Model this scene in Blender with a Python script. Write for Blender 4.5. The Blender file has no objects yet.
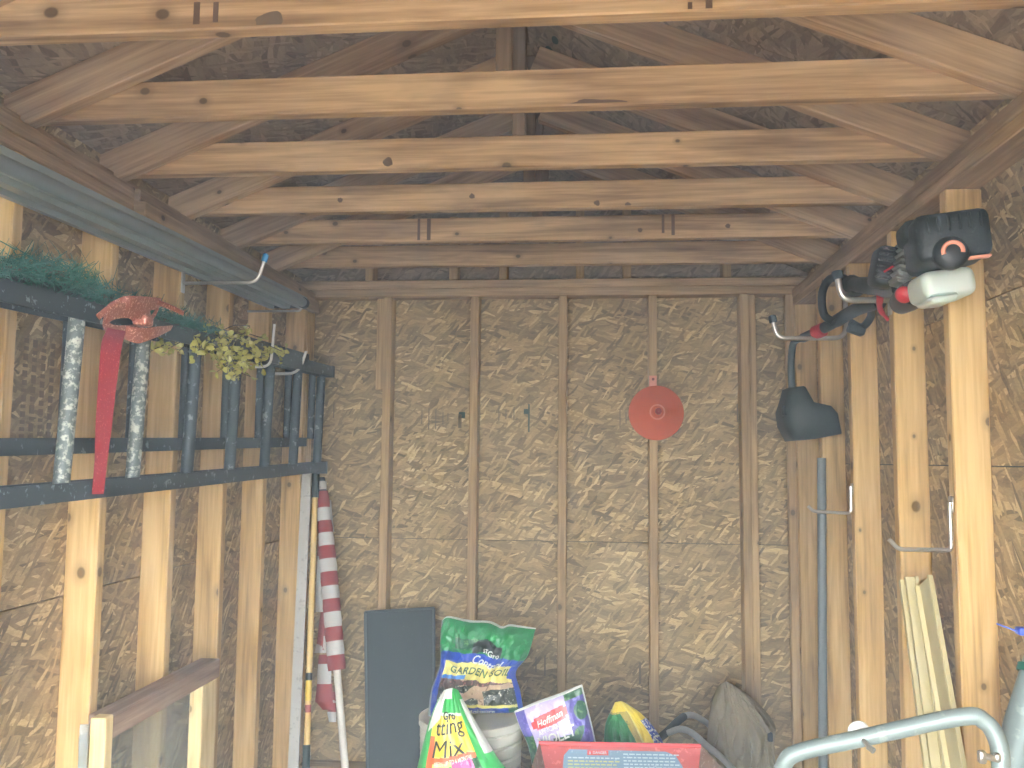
import bpy, bmesh, math, random
from mathutils import Vector, Matrix, noise
random.seed(7)
HAZE = .056
C = bpy.context.scene.collection
PI = math.pi
# ---------------------------------------------------------------- camera
CAM = Vector((0.2019, -4.0402, 1.5815)); F = 873.73
PITCH, YAW, ROLL = 0.0859, 0.0932, 0.0090
_f = Vector((-math.sin(YAW)*math.cos(PITCH), math.cos(YAW)*math.cos(PITCH), math.sin(PITCH)))
_r0 = Vector((math.cos(YAW), math.sin(YAW), 0)); _u0 = _r0.cross(_f)
RT = _r0*math.cos(ROLL)+_u0*math.sin(ROLL); UP = -_r0*math.sin(ROLL)+_u0*math.cos(ROLL); FW = _f
def ray(px, py): return FW+RT*((px-512)/F)+UP*((384-py)/F)
def P(px, py, Y):
    d = ray(px, py); return CAM+d*((Y-CAM.y)/d.y)
def PX(px, py, X):
    d = ray(px, py); return CAM+d*((X-CAM.x)/d.x)
cd = bpy.data.cameras.new('camera'); cam = bpy.data.objects.new('camera', cd); C.objects.link(cam)
cam.matrix_world = Matrix(((RT.x, UP.x, -FW.x, CAM.x), (RT.y, UP.y, -FW.y, CAM.y), (RT.z, UP.z, -FW.z, CAM.z), (0, 0, 0, 1)))
cd.sensor_width = 36; cd.lens = F/1024*36; cd.clip_start = 0.02
bpy.context.scene.camera = cam
FZ = 0.165                      # floor level
XL, XR = -1.197, 1.175          # inner faces of the sheathing
IL, IR = -1.108, 1.086          # inner faces of the studs

# ---------------------------------------------------------------- mesh builder
class MB:
    def __init__(s): s.v = []; s.f = []; s.m = []; s.sm = []; s.uv = {}
    def add(s, vs, fs, mi=0, smooth=False, uvs=None):
        o = len(s.v); s.v += [Vector(p) for p in vs]
        for k, f in enumerate(fs):
            if uvs: s.uv[len(s.f)] = [uvs[i] for i in f]
            s.f.append([i+o for i in f]); s.m.append(mi if isinstance(mi, int) else mi[k]); s.sm.append(smooth)
        return s
    def box(s, lo, hi, mi=0, M=None):
        (a, b, c), (d, e, f) = lo, hi
        vs = [Vector(p) for p in ((a,b,c),(d,b,c),(d,e,c),(a,e,c),(a,b,f),(d,b,f),(d,e,f),(a,e,f))]
        if M is not None: vs = [M @ p for p in vs]
        return s.add(vs, [(0,3,2,1),(4,5,6,7),(0,1,5,4),(1,2,6,5),(2,3,7,6),(3,0,4,7)], mi)
    def rbox(s, lo, hi, r=.01, mi=0, M=None, seg=3, smooth=True):
        bm = bmesh.new(); bmesh.ops.create_cube(bm, size=1)
        for v in bm.verts:
            for i in range(3): v.co[i] = (lo[i]+hi[i])/2+v.co[i]*(hi[i]-lo[i])
        bmesh.ops.bevel(bm, geom=list(bm.edges), offset=r, segments=seg, profile=.5, affect='EDGES')
        if M is not None: bm.transform(M)
        bm.verts.index_update()
        s.add([v.co.copy() for v in bm.verts], [[v.index for v in f.verts] for f in bm.faces], mi, smooth); bm.free(); return s
    def tube(s, pts, r, n=12, mi=0, caps=True, smooth=True, sx=1.0):
        pts = [Vector(p) for p in pts]; N = len(pts)
        rr = r if isinstance(r, (list, tuple)) else [r]*N
        T = []
        for i in range(N):
            T.append((pts[min(i+1, N-1)]-pts[max(i-1, 0)]).normalized())
        up = Vector((0,0,1)) if abs(T[0].z) < .9 else Vector((1,0,0))
        a = T[0].cross(up).normalized(); vs = []
        for i in range(N):
            a = (a-T[i]*a.dot(T[i])).normalized(); b = T[i].cross(a)
            for k in range(n):
                t = 2*PI*k/n; vs.append(pts[i]+(a*math.cos(t)*sx+b*math.sin(t))*rr[i])
        fs = [(i*n+k, i*n+(k+1)%n, (i+1)*n+(k+1)%n, (i+1)*n+k) for i in range(N-1) for k in range(n)]
        s.add(vs, fs, mi, smooth)
        if caps: s.add(vs[:n], [tuple(reversed(range(n)))], mi); s.add(vs[-n:], [tuple(range(n))], mi)
        return s
    def lathe(s, prof, M=None, n=32, mi=0, smooth=True):
        vs = []
        for (r, z) in prof:
            for k in range(n):
                t = 2*PI*k/n; p = Vector((r*math.cos(t), r*math.sin(t), z)); vs.append(M @ p if M is not None else p)
        m = len(prof)
        return s.add(vs, [(i*n+k, i*n+(k+1)%n, (i+1)*n+(k+1)%n, (i+1)*n+k) for i in range(m-1) for k in range(n)], mi, smooth)
    def prism(s, prof, a, b, ex, ey, mi=0, smooth=False):
        """closed 2-D profile [(x,y)] extruded from point a to point b, axes ex, ey"""
        n = len(prof); a = Vector(a); b = Vector(b)
        vs = [o+ex*x+ey*y for o in (a, b) for (x, y) in prof]
        s.add(vs, [(k, (k+1)%n, n+(k+1)%n, n+k) for k in range(n)], mi, smooth)
        s.add(vs[:n], [tuple(reversed(range(n)))], mi); s.add(vs[n:], [tuple(range(n))], mi); return s
    def build(s, name, mats, parent=None, loc=None, grain=None, fixn=True):
        me = bpy.data.meshes.new(name); me.from_pydata([tuple(p) for p in s.v], [], s.f)
        mats = mats if isinstance(mats, (list, tuple)) else [mats]
        for m in mats: me.materials.append(m)
        for p in me.polygons: p.material_index = s.m[p.index]; p.use_smooth = s.sm[p.index]
        if fixn:
            bm = bmesh.new(); bm.from_mesh(me); bmesh.ops.recalc_face_normals(bm, faces=bm.faces); bm.to_mesh(me); bm.free()
        # box-projected UV in metres, u along the grain (longest side)
        lo = [min(v.co[i] for v in me.vertices) for i in range(3)]; hi = [max(v.co[i] for v in me.vertices) for i in range(3)]
        g = grain if grain is not None else max(range(3), key=lambda i: hi[i]-lo[i])
        uvl = me.uv_layers.new(name='UVMap')
        for p in me.polygons:
            nx = max(range(3), key=lambda i: abs(p.normal[i]))
            ax = [i for i in range(3) if i != nx]
            if g in ax: u, w = g, [i for i in ax if i != g][0]
            else: u, w = ax
            for j, li in enumerate(p.loop_indices):
                if p.index in s.uv and not fixn:
                    uvl.data[li].uv = s.uv[p.index][j]
                else:
                    c = me.vertices[me.loops[li].vertex_index].co; uvl.data[li].uv = (c[u], c[w])
        o = bpy.data.objects.new(name, me); C.objects.link(o)
        if parent is not None: o.parent = parent
        if loc is not None: o.location = loc
        return o
def bez(pts, n=8):
    """Catmull-Rom through the points"""
    p = [Vector(q) for q in pts]; p = [p[0]*2-p[1]]+p+[p[-1]*2-p[-2]]; out = []
    for i in range(1, len(p)-2):
        for k in range(n):
            t = k/n; a, b, c, d = p[i-1:i+3]
            out.append(.5*((2*b)+(c-a)*t+(2*a-5*b+4*c-d)*t*t+(3*b-a-3*c+d)*t**3))
    return out+[p[-2]]
def fillet(pts, r=.03, n=5):
    p = [Vector(q) for q in pts]; out = [p[0]]
    for i in range(1, len(p)-1):
        a = p[i-1]-p[i]; b = p[i+1]-p[i]; rr = min(r, a.length*.49, b.length*.49)
        A = p[i]+a.normalized()*rr; B = p[i]+b.normalized()*rr
        for k in range(n+1):
            t = k/n; out.append(A*(1-t)**2+p[i]*2*t*(1-t)+B*t*t)
    return out+[p[-1]]
def thing(name, label, cat, loc=(0,0,0), group=None, kind=None):
    o = bpy.data.objects.new(name, None); C.objects.link(o); o.location = loc; o.empty_display_size = .05
    if kind: o['kind'] = kind
    if label: o['label'] = label
    if cat: o['category'] = cat
    if group: o['group'] = group
    return o
def tag(o, label, cat, group=None):
    o['label'] = label; o['category'] = cat
    if group: o['group'] = group
    return o
def structure(o): o['kind'] = 'structure'; return o
class Rel(MB):
    """builder whose world coordinates are stored relative to a thing's base"""
    def build(s, name, mats, parent=None, **k):
        if parent is not None:
            base = Vector(parent.location)
            pp = parent.parent
            while pp is not None: base += Vector(pp.location); pp = pp.parent
            s.v = [p-base for p in s.v]
        return MB.build(s, name, mats, parent, **k)

# ---------------------------------------------------------------- materials
class NT:
    def __init__(s, name):
        s.m = bpy.data.materials.new(name); s.m.use_nodes = True; s.t = s.m.node_tree; s.t.nodes.clear()
        s.out = s.n('ShaderNodeOutputMaterial'); s.b = s.n('ShaderNodeBsdfPrincipled'); s.l(s.b.outputs[0], s.out.inputs[0])
    def n(s, ty, **k):
        o = s.t.nodes.new(ty)
        for a, b in k.items(): setattr(o, a, b)
        return o
    def l(s, a, b): s.t.links.new(a, b)
    def uv(s): return s.n('ShaderNodeTexCoord').outputs['UV']
    def obj(s): return s.n('ShaderNodeTexCoord').outputs['Object']
    def map(s, v, scale, rot=(0,0,0), loc=(0,0,0)):
        m = s.n('ShaderNodeMapping'); m.inputs['Scale'].default_value = scale; m.inputs['Rotation'].default_value = rot; m.inputs['Location'].default_value = loc
        s.l(v, m.inputs[0]); return m.outputs[0]
    def noise(s, v, scale=5, detail=3, rough=.5, dist=0):
        m = s.n('ShaderNodeTexNoise'); m.inputs['Scale'].default_value = scale; m.inputs['Detail'].default_value = detail
        m.inputs['Roughness'].default_value = rough; m.inputs['Distortion'].default_value = dist; s.l(v, m.inputs['Vector']); return m.outputs['Fac']
    def ramp(s, f, stops, interp='LINEAR'):
        m = s.n('ShaderNodeValToRGB'); e = m.color_ramp.elements; m.color_ramp.interpolation = interp
        while len(e) < len(stops): e.new(.5)
        for q, (p, c) in zip(e, stops): q.position = p; q.color = (*c, 1) if len(c) == 3 else c
        s.l(f, m.inputs[0]); return m.outputs[0]
    def mix(s, f, a, b, mode='MIX'):
        m = s.n('ShaderNodeMix', data_type='RGBA', blend_type=mode)
        for v, i in ((f, 0), (a, 6), (b, 7)):
            if isinstance(v, (int, float)): m.inputs[i].default_value = v
            elif isinstance(v, tuple): m.inputs[i].default_value = (*v, 1)
            else: s.l(v, m.inputs[i])
        return m.outputs[2]
    def math(s, op, a, b=0.0, c=None):
        m = s.n('ShaderNodeMath', operation=op)
        for i, v in enumerate((a, b) if c is None else (a, b, c)):
            if isinstance(v, (int, float)): m.inputs[i].default_value = v
            else: s.l(v, m.inputs[i])
        return m.outputs[0]
    def bump(s, h, st=.2, d=.01):
        m = s.n('ShaderNodeBump'); m.inputs['Strength'].default_value = st; m.inputs['Distance'].default_value = d; s.l(h, m.inputs['Height']); s.l(m.outputs[0], s.b.inputs['Normal'])
    def col(s, c):
        if isinstance(c, tuple): s.b.inputs['Base Color'].default_value = (*c, 1)
        else: s.l(c, s.b.inputs['Base Color'])
    def set(s, rough=.5, metal=0, spec=.5, **k):
        s.b.inputs['Roughness'].default_value = rough; s.b.inputs['Metallic'].default_value = metal; s.b.inputs['Specular IOR Level'].default_value = spec
        for a, b in k.items(): s.b.inputs[a].default_value = b
        return s.m
def S(r, g, b):
    f = lambda c: ((c/255+.055)/1.055)**2.4 if c > 10 else c/255/12.92
    return (f(r), f(g), f(b))
def randvec(t, v):
    """offset the coordinate by the object's own random number, so each board has its own grain"""
    r = t.n('ShaderNodeObjectInfo').outputs['Random']
    cx = t.n('ShaderNodeCombineXYZ'); t.l(t.math('MULTIPLY', r, 37.3), cx.inputs[0]); t.l(t.math('MULTIPLY', r, 11.7), cx.inputs[1])
    a = t.n('ShaderNodeVectorMath', operation='ADD'); t.l(v, a.inputs[0]); t.l(cx.outputs[0], a.inputs[1]); return a.outputs[0], r
def wood(name, dark, mid, light, knot=.72, var=.25, stain=0.0):
    t = NT(name); v, r = randvec(t, t.uv())
    w = t.noise(t.map(v, (1.2, 9, 1)), 1.5, 3, .55, .6)
    g = t.noise(t.map(v, (2.2, 55, 1)), 2.0, 4, .6, .4)
    ring = t.noise(t.map(v, (.9, 22, 1)), 1.6, 2, .5, 1.2)
    f = t.math('ADD', t.math('MULTIPLY', w, .55), t.math('ADD', t.math('MULTIPLY', g, .25), t.math('MULTIPLY', ring, .3)))
    c = t.ramp(f, [(.40, dark), (.54, mid), (.66, light)])
    # knots
    vo = t.n('ShaderNodeTexVoronoi', voronoi_dimensions='2D'); vo.inputs['Scale'].default_value = 6.5; t.l(t.map(v, (.75, 1, 1)), vo.inputs['Vector'])
    sep = t.n('ShaderNodeSeparateColor'); t.l(vo.outputs['Color'], sep.inputs[0])
    has = t.math('GREATER_THAN', sep.outputs[0], knot)
    rad = t.math('MULTIPLY_ADD', sep.outputs[1], .055, .03)
    ratio = t.math('DIVIDE', vo.outputs['Distance'], rad)
    mr = t.n('ShaderNodeMapRange'); mr.inputs[1].default_value = .75; mr.inputs[2].default_value = 1.1; mr.inputs[3].default_value = 1; mr.inputs[4].default_value = 0; t.l(ratio, mr.inputs[0])
    c = t.mix(t.math('MULTIPLY', t.math('MULTIPLY', mr.outputs[0], has), .85), c, tuple(x*.2 for x in dark))
    halo = t.n('ShaderNodeMapRange'); halo.inputs[1].default_value = 1.2; halo.inputs[2].default_value = 2.6; halo.inputs[3].default_value = .35; halo.inputs[4].default_value = 0; t.l(ratio, halo.inputs[0])
    c = t.mix(t.math('MULTIPLY', halo.outputs[0], has), c, tuple(x*.7 for x in dark))
    if stain > 0:
        sn = t.ramp(t.noise(t.map(v, (2.2, 5, 1)), 1.7, 3, .6), [(.55, (0,0,0)), (.72, (1,1,1))])
        c = t.mix(t.math('MULTIPLY', sn, stain), c, tuple(x*.42 for x in mid))
    hs = t.n('ShaderNodeHueSaturation'); t.l(c, hs.inputs['Color']); t.l(t.math('MULTIPLY_ADD', r, var, 1-var/2), hs.inputs['Value'])
    t.col(hs.outputs[0]); t.bump(f, .15, .004); return t.set(.75, spec=.25)
def strandboard(name, dark, mid, light, pale):
    t = NT(name); uv, r = randvec(t, t.uv())
    wob = t.n('ShaderNodeTexNoise'); wob.inputs['Scale'].default_value = 7; wob.inputs['Detail'].default_value = 2; t.l(uv, wob.inputs['Vector'])
    ad = t.n('ShaderNodeVectorMath', operation='MULTIPLY_ADD'); t.l(wob.outputs['Color'], ad.inputs[0]); ad.inputs[1].default_value = (.045, .035, 0); t.l(uv, ad.inputs[2]); v = ad.outputs[0]
    vals = []; edges = []
    for i, (ang, sx, sy) in enumerate(((.05, 9, 62), (-.25, 12, 84), (.32, 11, 72), (-.9, 18, 96))):
        vo = t.n('ShaderNodeTexVoronoi', voronoi_dimensions='2D'); vo.inputs['Scale'].default_value = 1
        t.l(t.map(t.map(v, (1,1,1), (0,0,ang), (i*3.1, i*1.7, 0)), (sx, sy, 1)), vo.inputs['Vector'])
        sp = t.n('ShaderNodeSeparateColor'); t.l(vo.outputs['Color'], sp.inputs[0])
        vals.append((sp.outputs[0], sp.outputs[1])); edges.append(vo.outputs['Distance'])
    cur, pr = vals[0]
    ed = edges[0]
    for (c2, p2), e2 in zip(vals[1:], edges[1:]):
        sel = t.math('GREATER_THAN', p2, .62)      # a strand of this layer lies on top
        m = t.n('ShaderNodeMix', data_type='FLOAT'); t.l(sel, m.inputs[0]); t.l(cur, m.inputs[2]); t.l(c2, m.inputs[3]); cur = m.outputs[0]
        m = t.n('ShaderNodeMix', data_type='FLOAT'); t.l(sel, m.inputs[0]); t.l(ed, m.inputs[2]); t.l(e2, m.inputs[3]); ed = m.outputs[0]
    fine = t.noise(t.map(v, (30, 90, 1)), 2, 3, .6)
    blot = t.noise(t.map(uv, (3, 3, 1)), 1.5, 3, .6)
    f = t.math('ADD', t.math('MULTIPLY', cur, .46), t.math('ADD', t.math('MULTIPLY', fine, .34), t.math('MULTIPLY', blot, .24)))
    c = t.ramp(f, [(.18, dark), (.45, mid), (.68, light), (.86, pale)])
    crack = t.ramp(ed, [(.62, (0,0,0)), (.85, (1,1,1))])
    c = t.mix(t.math('MULTIPLY', crack, .18), c, tuple(x*.5 for x in dark))
    sl = t.math('MULTIPLY', t.math('GREATER_THAN', cur, .91), .22)
    c = t.mix(sl, c, pale)
    sd_ = t.math('MULTIPLY', t.math('LESS_THAN', cur, .06), .2)
    c = t.mix(sd_, c, tuple(x*.6 for x in dark))
    t.col(c); t.bump(f, .5, .006); return t.set(.6, spec=.35)
def plain(name, c, rough=.5, metal=0, spec=.5, speck=None, bump=0, amt=.5, sc=60, var=.12):
    t = NT(name); o = t.obj()
    n = t.noise(o, 9, 4, .6)
    cc = t.mix(n, tuple(x*(1-var) for x in c), tuple(min(1, x*(1+var)) for x in c))
    if speck:
        sp = t.ramp(t.noise(o, sc, 4, .65), [(.62-amt*.12, (0,0,0)), (.66-amt*.06, (1,1,1))])
        cc = t.mix(sp, cc, speck)
    t.col(cc)
    if bump: t.bump(t.noise(o, 140, 3), bump, .004)
    return t.set(rough, metal, spec)

M = {}
M['stud'] = wood('stud_pine', S(164,129,76), S(204,168,106), S(222,190,132), .58, .16)
M['back_stud'] = wood('back_stud_pine', S(144,116,76), S(178,148,102), S(198,170,120), .80, .14)
M['joist'] = wood('joist_pine', S(130,102,72), S(180,148,108), S(212,180,136), .48, .18, .38)
M['rafter'] = wood('rafter_pine', S(146,118,90), S(184,154,120), S(208,180,142), .74, .2, .2)
M['king'] = wood('king_post_pine', S(104,88,70), S(132,112,90), S(150,130,106), .8, .1)
M['plate'] = wood('plate_pine', S(130,106,76), S(168,140,102), S(196,166,124), .76, .2, .3)
M['osb'] = strandboard('strand_board', S(106,86,54), S(154,129,86), S(186,159,108), S(236,216,160))
M['deck'] = strandboard('roof_board', S(112,96,80), S(146,128,106), S(168,148,124), S(186,166,140))
M['frame_pale'] = wood('frame_pale_wood', S(190,160,104), S(222,196,140), S(236,214,164), .8, .1)
M['frame_brown'] = wood('frame_weathered_wood', S(132,106,88), S(160,132,110), S(182,154,130), .85, .1)
M['wrap'] = plain('dark_wrap', S(40,42,40), .8)
M['floor'] = wood('floor_ply', S(64,54,44), S(84,72,60), S(100,88,74), .85, .1)
M['ground'] = plain('gravel_ground', S(124,118,108), .9, bump=.4)
M['siding'] = plain('outer_siding', S(180,176,164), .8)
M['ladder'] = plain('ladder_paint', S(40,51,57), .5, .15, .5, S(132,146,148), amt=.1, sc=38)
M['rung'] = plain('rung_paint', S(92,102,100), .55, .1, .5, S(186,190,178), amt=1.0, sc=70)
M['rung_dark'] = plain('rung_dark', S(46,57,62), .5, .2, .5, S(140,150,150), amt=.2, sc=30)
M['gutter'] = plain('gutter_paint', S(142,154,154), .36, .3, .6, var=.2)
M['pipe_grey'] = plain('grey_pipe', S(112,124,128), .35, .2, .6)
M['pipe_dark'] = plain('dark_pipe', S(62,72,78), .35, .2, .6)
M['zinc'] = plain('zinc_steel', S(206,204,194), .28, .9, .5)
M['zinc_pale'] = plain('white_coated_steel', S(214,212,200), .35, .4, .5)
M['galv'] = plain('galvanised_steel', S(124,138,134), .5, .25, .5, S(146,158,152), amt=.4, sc=30)
M['tip_blue'] = plain('blue_rubber', S(40,130,178), .5)
M['tip_dark'] = plain('dark_rubber', S(36,48,56), .6)
M['black'] = plain('black_plastic', S(20,27,30), .42, 0, .5, bump=.08)
M['black2'] = plain('black_rough_plastic', S(22,30,32), .5, 0, .4, S(50,60,60), amt=.0, sc=90, bump=.3)
M['guard'] = plain('guard_plastic', S(30,40,38), .5, 0, .4)
M['red'] = plain('red_plastic', S(186,36,44), .4)
M['orange'] = plain('orange_plastic', S(214,98,58), .5, 0, .4)
M['orange_pale'] = plain('orange_edge', S(232,150,120), .5)
M['steel'] = plain('engine_metal', S(150,154,146), .35, .8, .5, bump=.3)
M['fin'] = plain('muffler_metal', S(60,62,62), .35, .6, .5, S(150,140,140), amt=.4, sc=50)
t = NT('tank_plastic'); t.col(S(206,216,206)); t.b.inputs['Subsurface Weight'].default_value = .2; M['tank'] = t.set(.35)
M['ribbon'] = plain('glitter_ribbon', S(176,100,80), .35, .3, .6, S(240,188,158), amt=.6, sc=160)
M['ribbon_red'] = plain('glitter_red', S(176,44,54), .4, .2, .6, S(220,110,104), amt=.2, sc=200)
M['pine'] = plain('pine_needles', S(38,104,88), .6, 0, .3, var=.5)
M['leaf'] = plain('gold_green_leaf', S(176,172,80), .5, 0, .4, S(210,204,128), amt=.4, sc=20)
M['twig'] = plain('twig', S(84,70,50), .7)
M['white_strip'] = plain('white_trim_paint', S(184,182,172), .55, 0, .4, S(150,148,140), amt=.2, sc=40)
M['yellow'] = wood('yellow_handle', S(196,160,84), S(216,182,106), S(226,196,124), .97, .05)
M['yellow_label'] = plain('yellow_label', S(226,190,40), .5)
M['grip'] = plain('dark_green_grip', S(30,48,48), .55)
M['flag_red'] = plain('flag_red_cloth', S(150,62,60), .85, 0, .2)
M['flag_white'] = plain('flag_white_cloth', S(196,196,190), .85, 0, .2)
M['pole_white'] = plain('white_pole', S(214,208,194), .5)
M['slate'] = plain('slate_grey_panel', S(42,52,57), .6, 0, .35, S(60,72,77), amt=-.2, sc=120)
M['beige'] = plain('beige_vinyl', S(196,184,134), .5, 0, .35)
M['conduit'] = plain('grey_conduit', S(116,124,124), .5, 0, .4)
M['canvas'] = plain('olive_canvas', S(146,134,108), .9, 0, .1, bump=.3)
M['hopper_red'] = plain('hopper_red_paint', S(198,92,90), .4, 0, .5, S(220,126,122), amt=.2, sc=60)
M['dusty'] = plain('dusty_metal', S(150,122,104), .8, .1, .3, S(182,160,140), amt=.4, sc=60)
M['label_blue'] = plain('label_blue', S(126,156,178), .5, 0, .4, S(160,188,200), amt=.2, sc=70)
M['label_white'] = plain('label_ink_pale', S(196,214,218), .5)
M['label_yellow'] = plain('label_ink_yellow', S(206,202,120), .5)
M['label_red'] = plain('label_red', S(216,78,80), .5)
M['bar_grey'] = plain('handle_steel', S(178,180,176), .28, .5, .6)
M['bar_black'] = plain('handle_foam', S(44,50,52), .6)
M['bin'] = plain('white_ribbed_plastic', S(222,222,208), .45, 0, .4)
M['deck_red'] = plain('machine_red', S(150,48,46), .5)
M['tyre'] = plain('tyre_rubber', S(34,34,34), .8)
M['ink'] = plain('dark_ink', S(66,56,50), .8)
M['ink_green'] = plain('green_ink', S(44,74,70), .8)
M['stamp'] = plain('stamp_ink', S(118,95,66), .8)
M['stain'] = plain('dark_stain', S(100,76,60), .85)
M['pencil'] = plain('faint_ink', S(112,94,70), .8)
# bag films
def film(name, c, rough=.3, c2=None, sc=20, amt=.5): return plain(name, c, rough, 0, .55, c2, amt=amt, sc=sc, var=.08)
M['b_green'] = film('film_green', S(28,128,70), .28, S(60,160,96), 22, .1)
M['b_dkgreen'] = film('film_dark_green', S(40,92,62), .3, S(110,150,96), 60, .5)
M['b_lime'] = film('film_bright_green', S(64,178,92), .3)
M['b_blue'] = film('film_blue', S(34,70,176), .28)
M['b_sky'] = film('film_sky_blue', S(48,128,206), .3)
M['b_yellow'] = film('film_yellow', S(240,216,66), .3)
M['b_pyellow'] = film('film_pale_yellow', S(232,222,128), .3)
M['b_white'] = film('film_white', S(226,230,222), .3)
M['b_black'] = film('film_black', S(34,38,36), .3)
M['b_grey'] = film('film_clear_grey', S(158,168,170), .25)
M['b_red'] = film('film_red', S(212,66,62), .3)
M['b_orange'] = film('film_orange', S(226,104,62), .3)
M['b_lilac'] = film('film_lilac', S(186,174,212), .3, S(214,206,230), 30, .4)
M['b_violet'] = film('film_violet', S(86,76,160), .3, S(132,116,200), 45, .6)
M['b_pink'] = film('film_pink_flowers', S(206,74,146), .35, S(236,150,196), 70, .6)
M['b_hands'] = film('film_photo_tan', S(206,178,148), .35, S(120,84,64), 34, .3)
M['b_soil'] = film('film_photo_flowers', S(92,66,58), .35, S(178,110,110), 60, .6)
M['b_plants'] = film('film_photo_plants', S(52,58,46), .35, S(206,206,190), 70, .5)
M['b_olive'] = film('film_olive', S(190,168,72), .35, S(120,120,70), 30, .2)
t = NT('clear_plastic_film')
tr = t.n('ShaderNodeBsdfTransparent'); tr.inputs[0].default_value = (.80, .86, .88, 1); gl = t.n('ShaderNodeBsdfGlossy'); gl.inputs[0].default_value = (.9, .95, 1, 1); gl.inputs[1].default_value = .22
df = t.n('ShaderNodeBsdfDiffuse'); df.inputs[0].default_value = (.62, .68, .70, 1)
m1 = t.n('ShaderNodeMixShader'); m1.inputs[0].default_value = .22; t.l(tr.outputs[0], m1.inputs[1]); t.l(df.outputs[0], m1.inputs[2])
m2 = t.n('ShaderNodeMixShader'); m2.inputs[0].default_value = .14; t.l(m1.outputs[0], m2.inputs[1]); t.l(gl.outputs[0], m2.inputs[2])
bp = t.n('ShaderNodeBump'); bp.inputs['Strength'].default_value = .9; bp.inputs['Distance'].default_value = .03
t.l(t.noise(t.map(t.obj(), (6, 6, 3)), 3, 4, .6, 1.5), bp.inputs['Height']); t.l(bp.outputs[0], gl.inputs['Normal'])
t.l(m2.outputs[0], t.out.inputs[0]); M['film'] = t.m

# ---------------------------------------------------------------- boards
def board(name, lo, hi, mat, parent, bev=.003):
    b = MB(); b.rbox(lo, hi, bev, seg=1, smooth=False); return b.build(name, mat, parent)
def beam(name, a, b, w, h, mat, parent, side):
    """sloped board from a to b; h along 'up' in its plane, w along side"""
    a = Vector(a); b = Vector(b); L = (b-a).length; x = (b-a).normalized(); y = Vector(side).normalized(); z = x.cross(y)
    mb = MB(); mb.rbox((0, 0, 0), (L, w, h), .003, seg=1, smooth=False)
    o = mb.build(name, mat, parent)
    o.matrix_local = Matrix(((x.x, y.x, z.x, a.x), (x.y, y.y, z.y, a.y), (x.z, y.z, z.z, a.z), (0,0,0,1)))
    return o
ZT, ZB = 2.385, 2.273           # joist bearing height; underside of the double top plate
YF = -4.42                      # front of the shed
RS, RC, RZ = .41, -.005, 2.828  # rafter slope, centre, underside at ridge
def rz(x): return RZ-RS*abs(x-RC)

# floor, ground
o = board('floor', (XL-.03, YF, FZ-.04), (XR+.03, .02, FZ), M['floor'], None); structure(o)
mb = MB(); mb.box((-9, -16, -.05), (9, YF-.02, .0)); structure(mb.build('ground', M['ground']))

# back wall
wb = thing('wall_back', None, None, kind='structure')
board('strand_board', (XL-.012, 0, FZ-.1), (XR+.012, .012, 1.2085), M['osb'], wb, .001)
board('strand_board', (XL-.012, 0, 1.2115), (XR+.012, .012, 2.43), M['osb'], wb, .001)
mb = MB(); g = [(XL-.1, 2.433), (XR+.1, 2.433), (XR+.1, rz(XR+.1)+.0975), (RC, RZ+.0975), (XL-.1, rz(XL-.1)+.0975)]
mb.prism(g, (0,0,0), (0,.012,0), Vector((1,0,0)), Vector((0,0,1))); mb.build('gable_board', M['deck'], wb, grain=0)
board('house_wrap', (XL-.1, .013, FZ-.1), (XR+.1, .02, 2.5), M['wrap'], wb, .001)
board('bottom_plate', (XL, -.089, FZ), (XR, -.001, FZ+.038), M['plate'], wb)
ZBB = 2.330
board('top_plate', (XL, -.089, ZBB), (XR, -.001, ZBB+.0375), M['plate'], wb)
board('top_plate', (XL, -.091, ZBB+.0385), (XR, -.002, ZBB+.0765), M['plate'], wb)
for k in range(5):
    x = -.75+.4064*k
    board('stud', (x-.019, -.089, FZ+.039), (x+.019, -.001, ZBB-.001), M['back_stud'], wb)
board('stud', (-.75-.062, -.050, 1.9), (-.75-.024, -.001, ZBB-.001), M['back_stud'], wb)
board('stud', (.8756+.022, -.070, FZ+.039), (.8756+.052, -.001, ZBB-.001), M['back_stud'], wb)
board('corner_stud', (XL+.002, -.089, FZ+.039), (IL-.002, -.051, ZBB-.001), M['stud'], wb)
board('corner_stud', (IR-.03, -.089, FZ+.039), (XR-.002, -.051, ZBB-.001), M['back_stud'], wb)
for px in (369, 453, 503, 580, 627, 727):
    x = P(px, 277, -.089).x
    board('gable_stud', (x-.019, -.089, ZBB+.0775), (x+.019, -.002, rz(x)+.06), M['back_stud'], wb)
# printed marks on the board
def mark(px, py0, py1, w, mat, name='ink_mark', Y=-.0015):
    a = P(px, py0, Y); b = P(px, py1, Y); mb = MB(); mb.box((a.x-w/2, Y, b.z), (a.x+w/2, Y+.001, a.z)); return mb.build(name, mat, wb)
for px, a, b in ((422,410,424),(429,408,430),(436,409,429),(443,412,424),(448,413,421),(334,402,418),(620,410,428),(626,412,424),(633,410,430),(514,407,420),(600,470,478),(499,406,421),(506,409,419)):
    mark(px, a, b, .0045, M['pencil'])
mark(460, 414, 428, .016, M['pencil']); mark(529, 404, 432, .007, M['ink_green']); mark(526, 409, 414, .02, M['ink_green']); mark(738, 404, 422, .014, M['pencil']); mark(462, 412, 418, .03, M['ink_green'])
mark(640, 662, 684, .010, M['pencil']); mark(536, 657, 672, .006, M['pencil']); mark(545, 655, 676, .006, M['pencil'])

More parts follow.
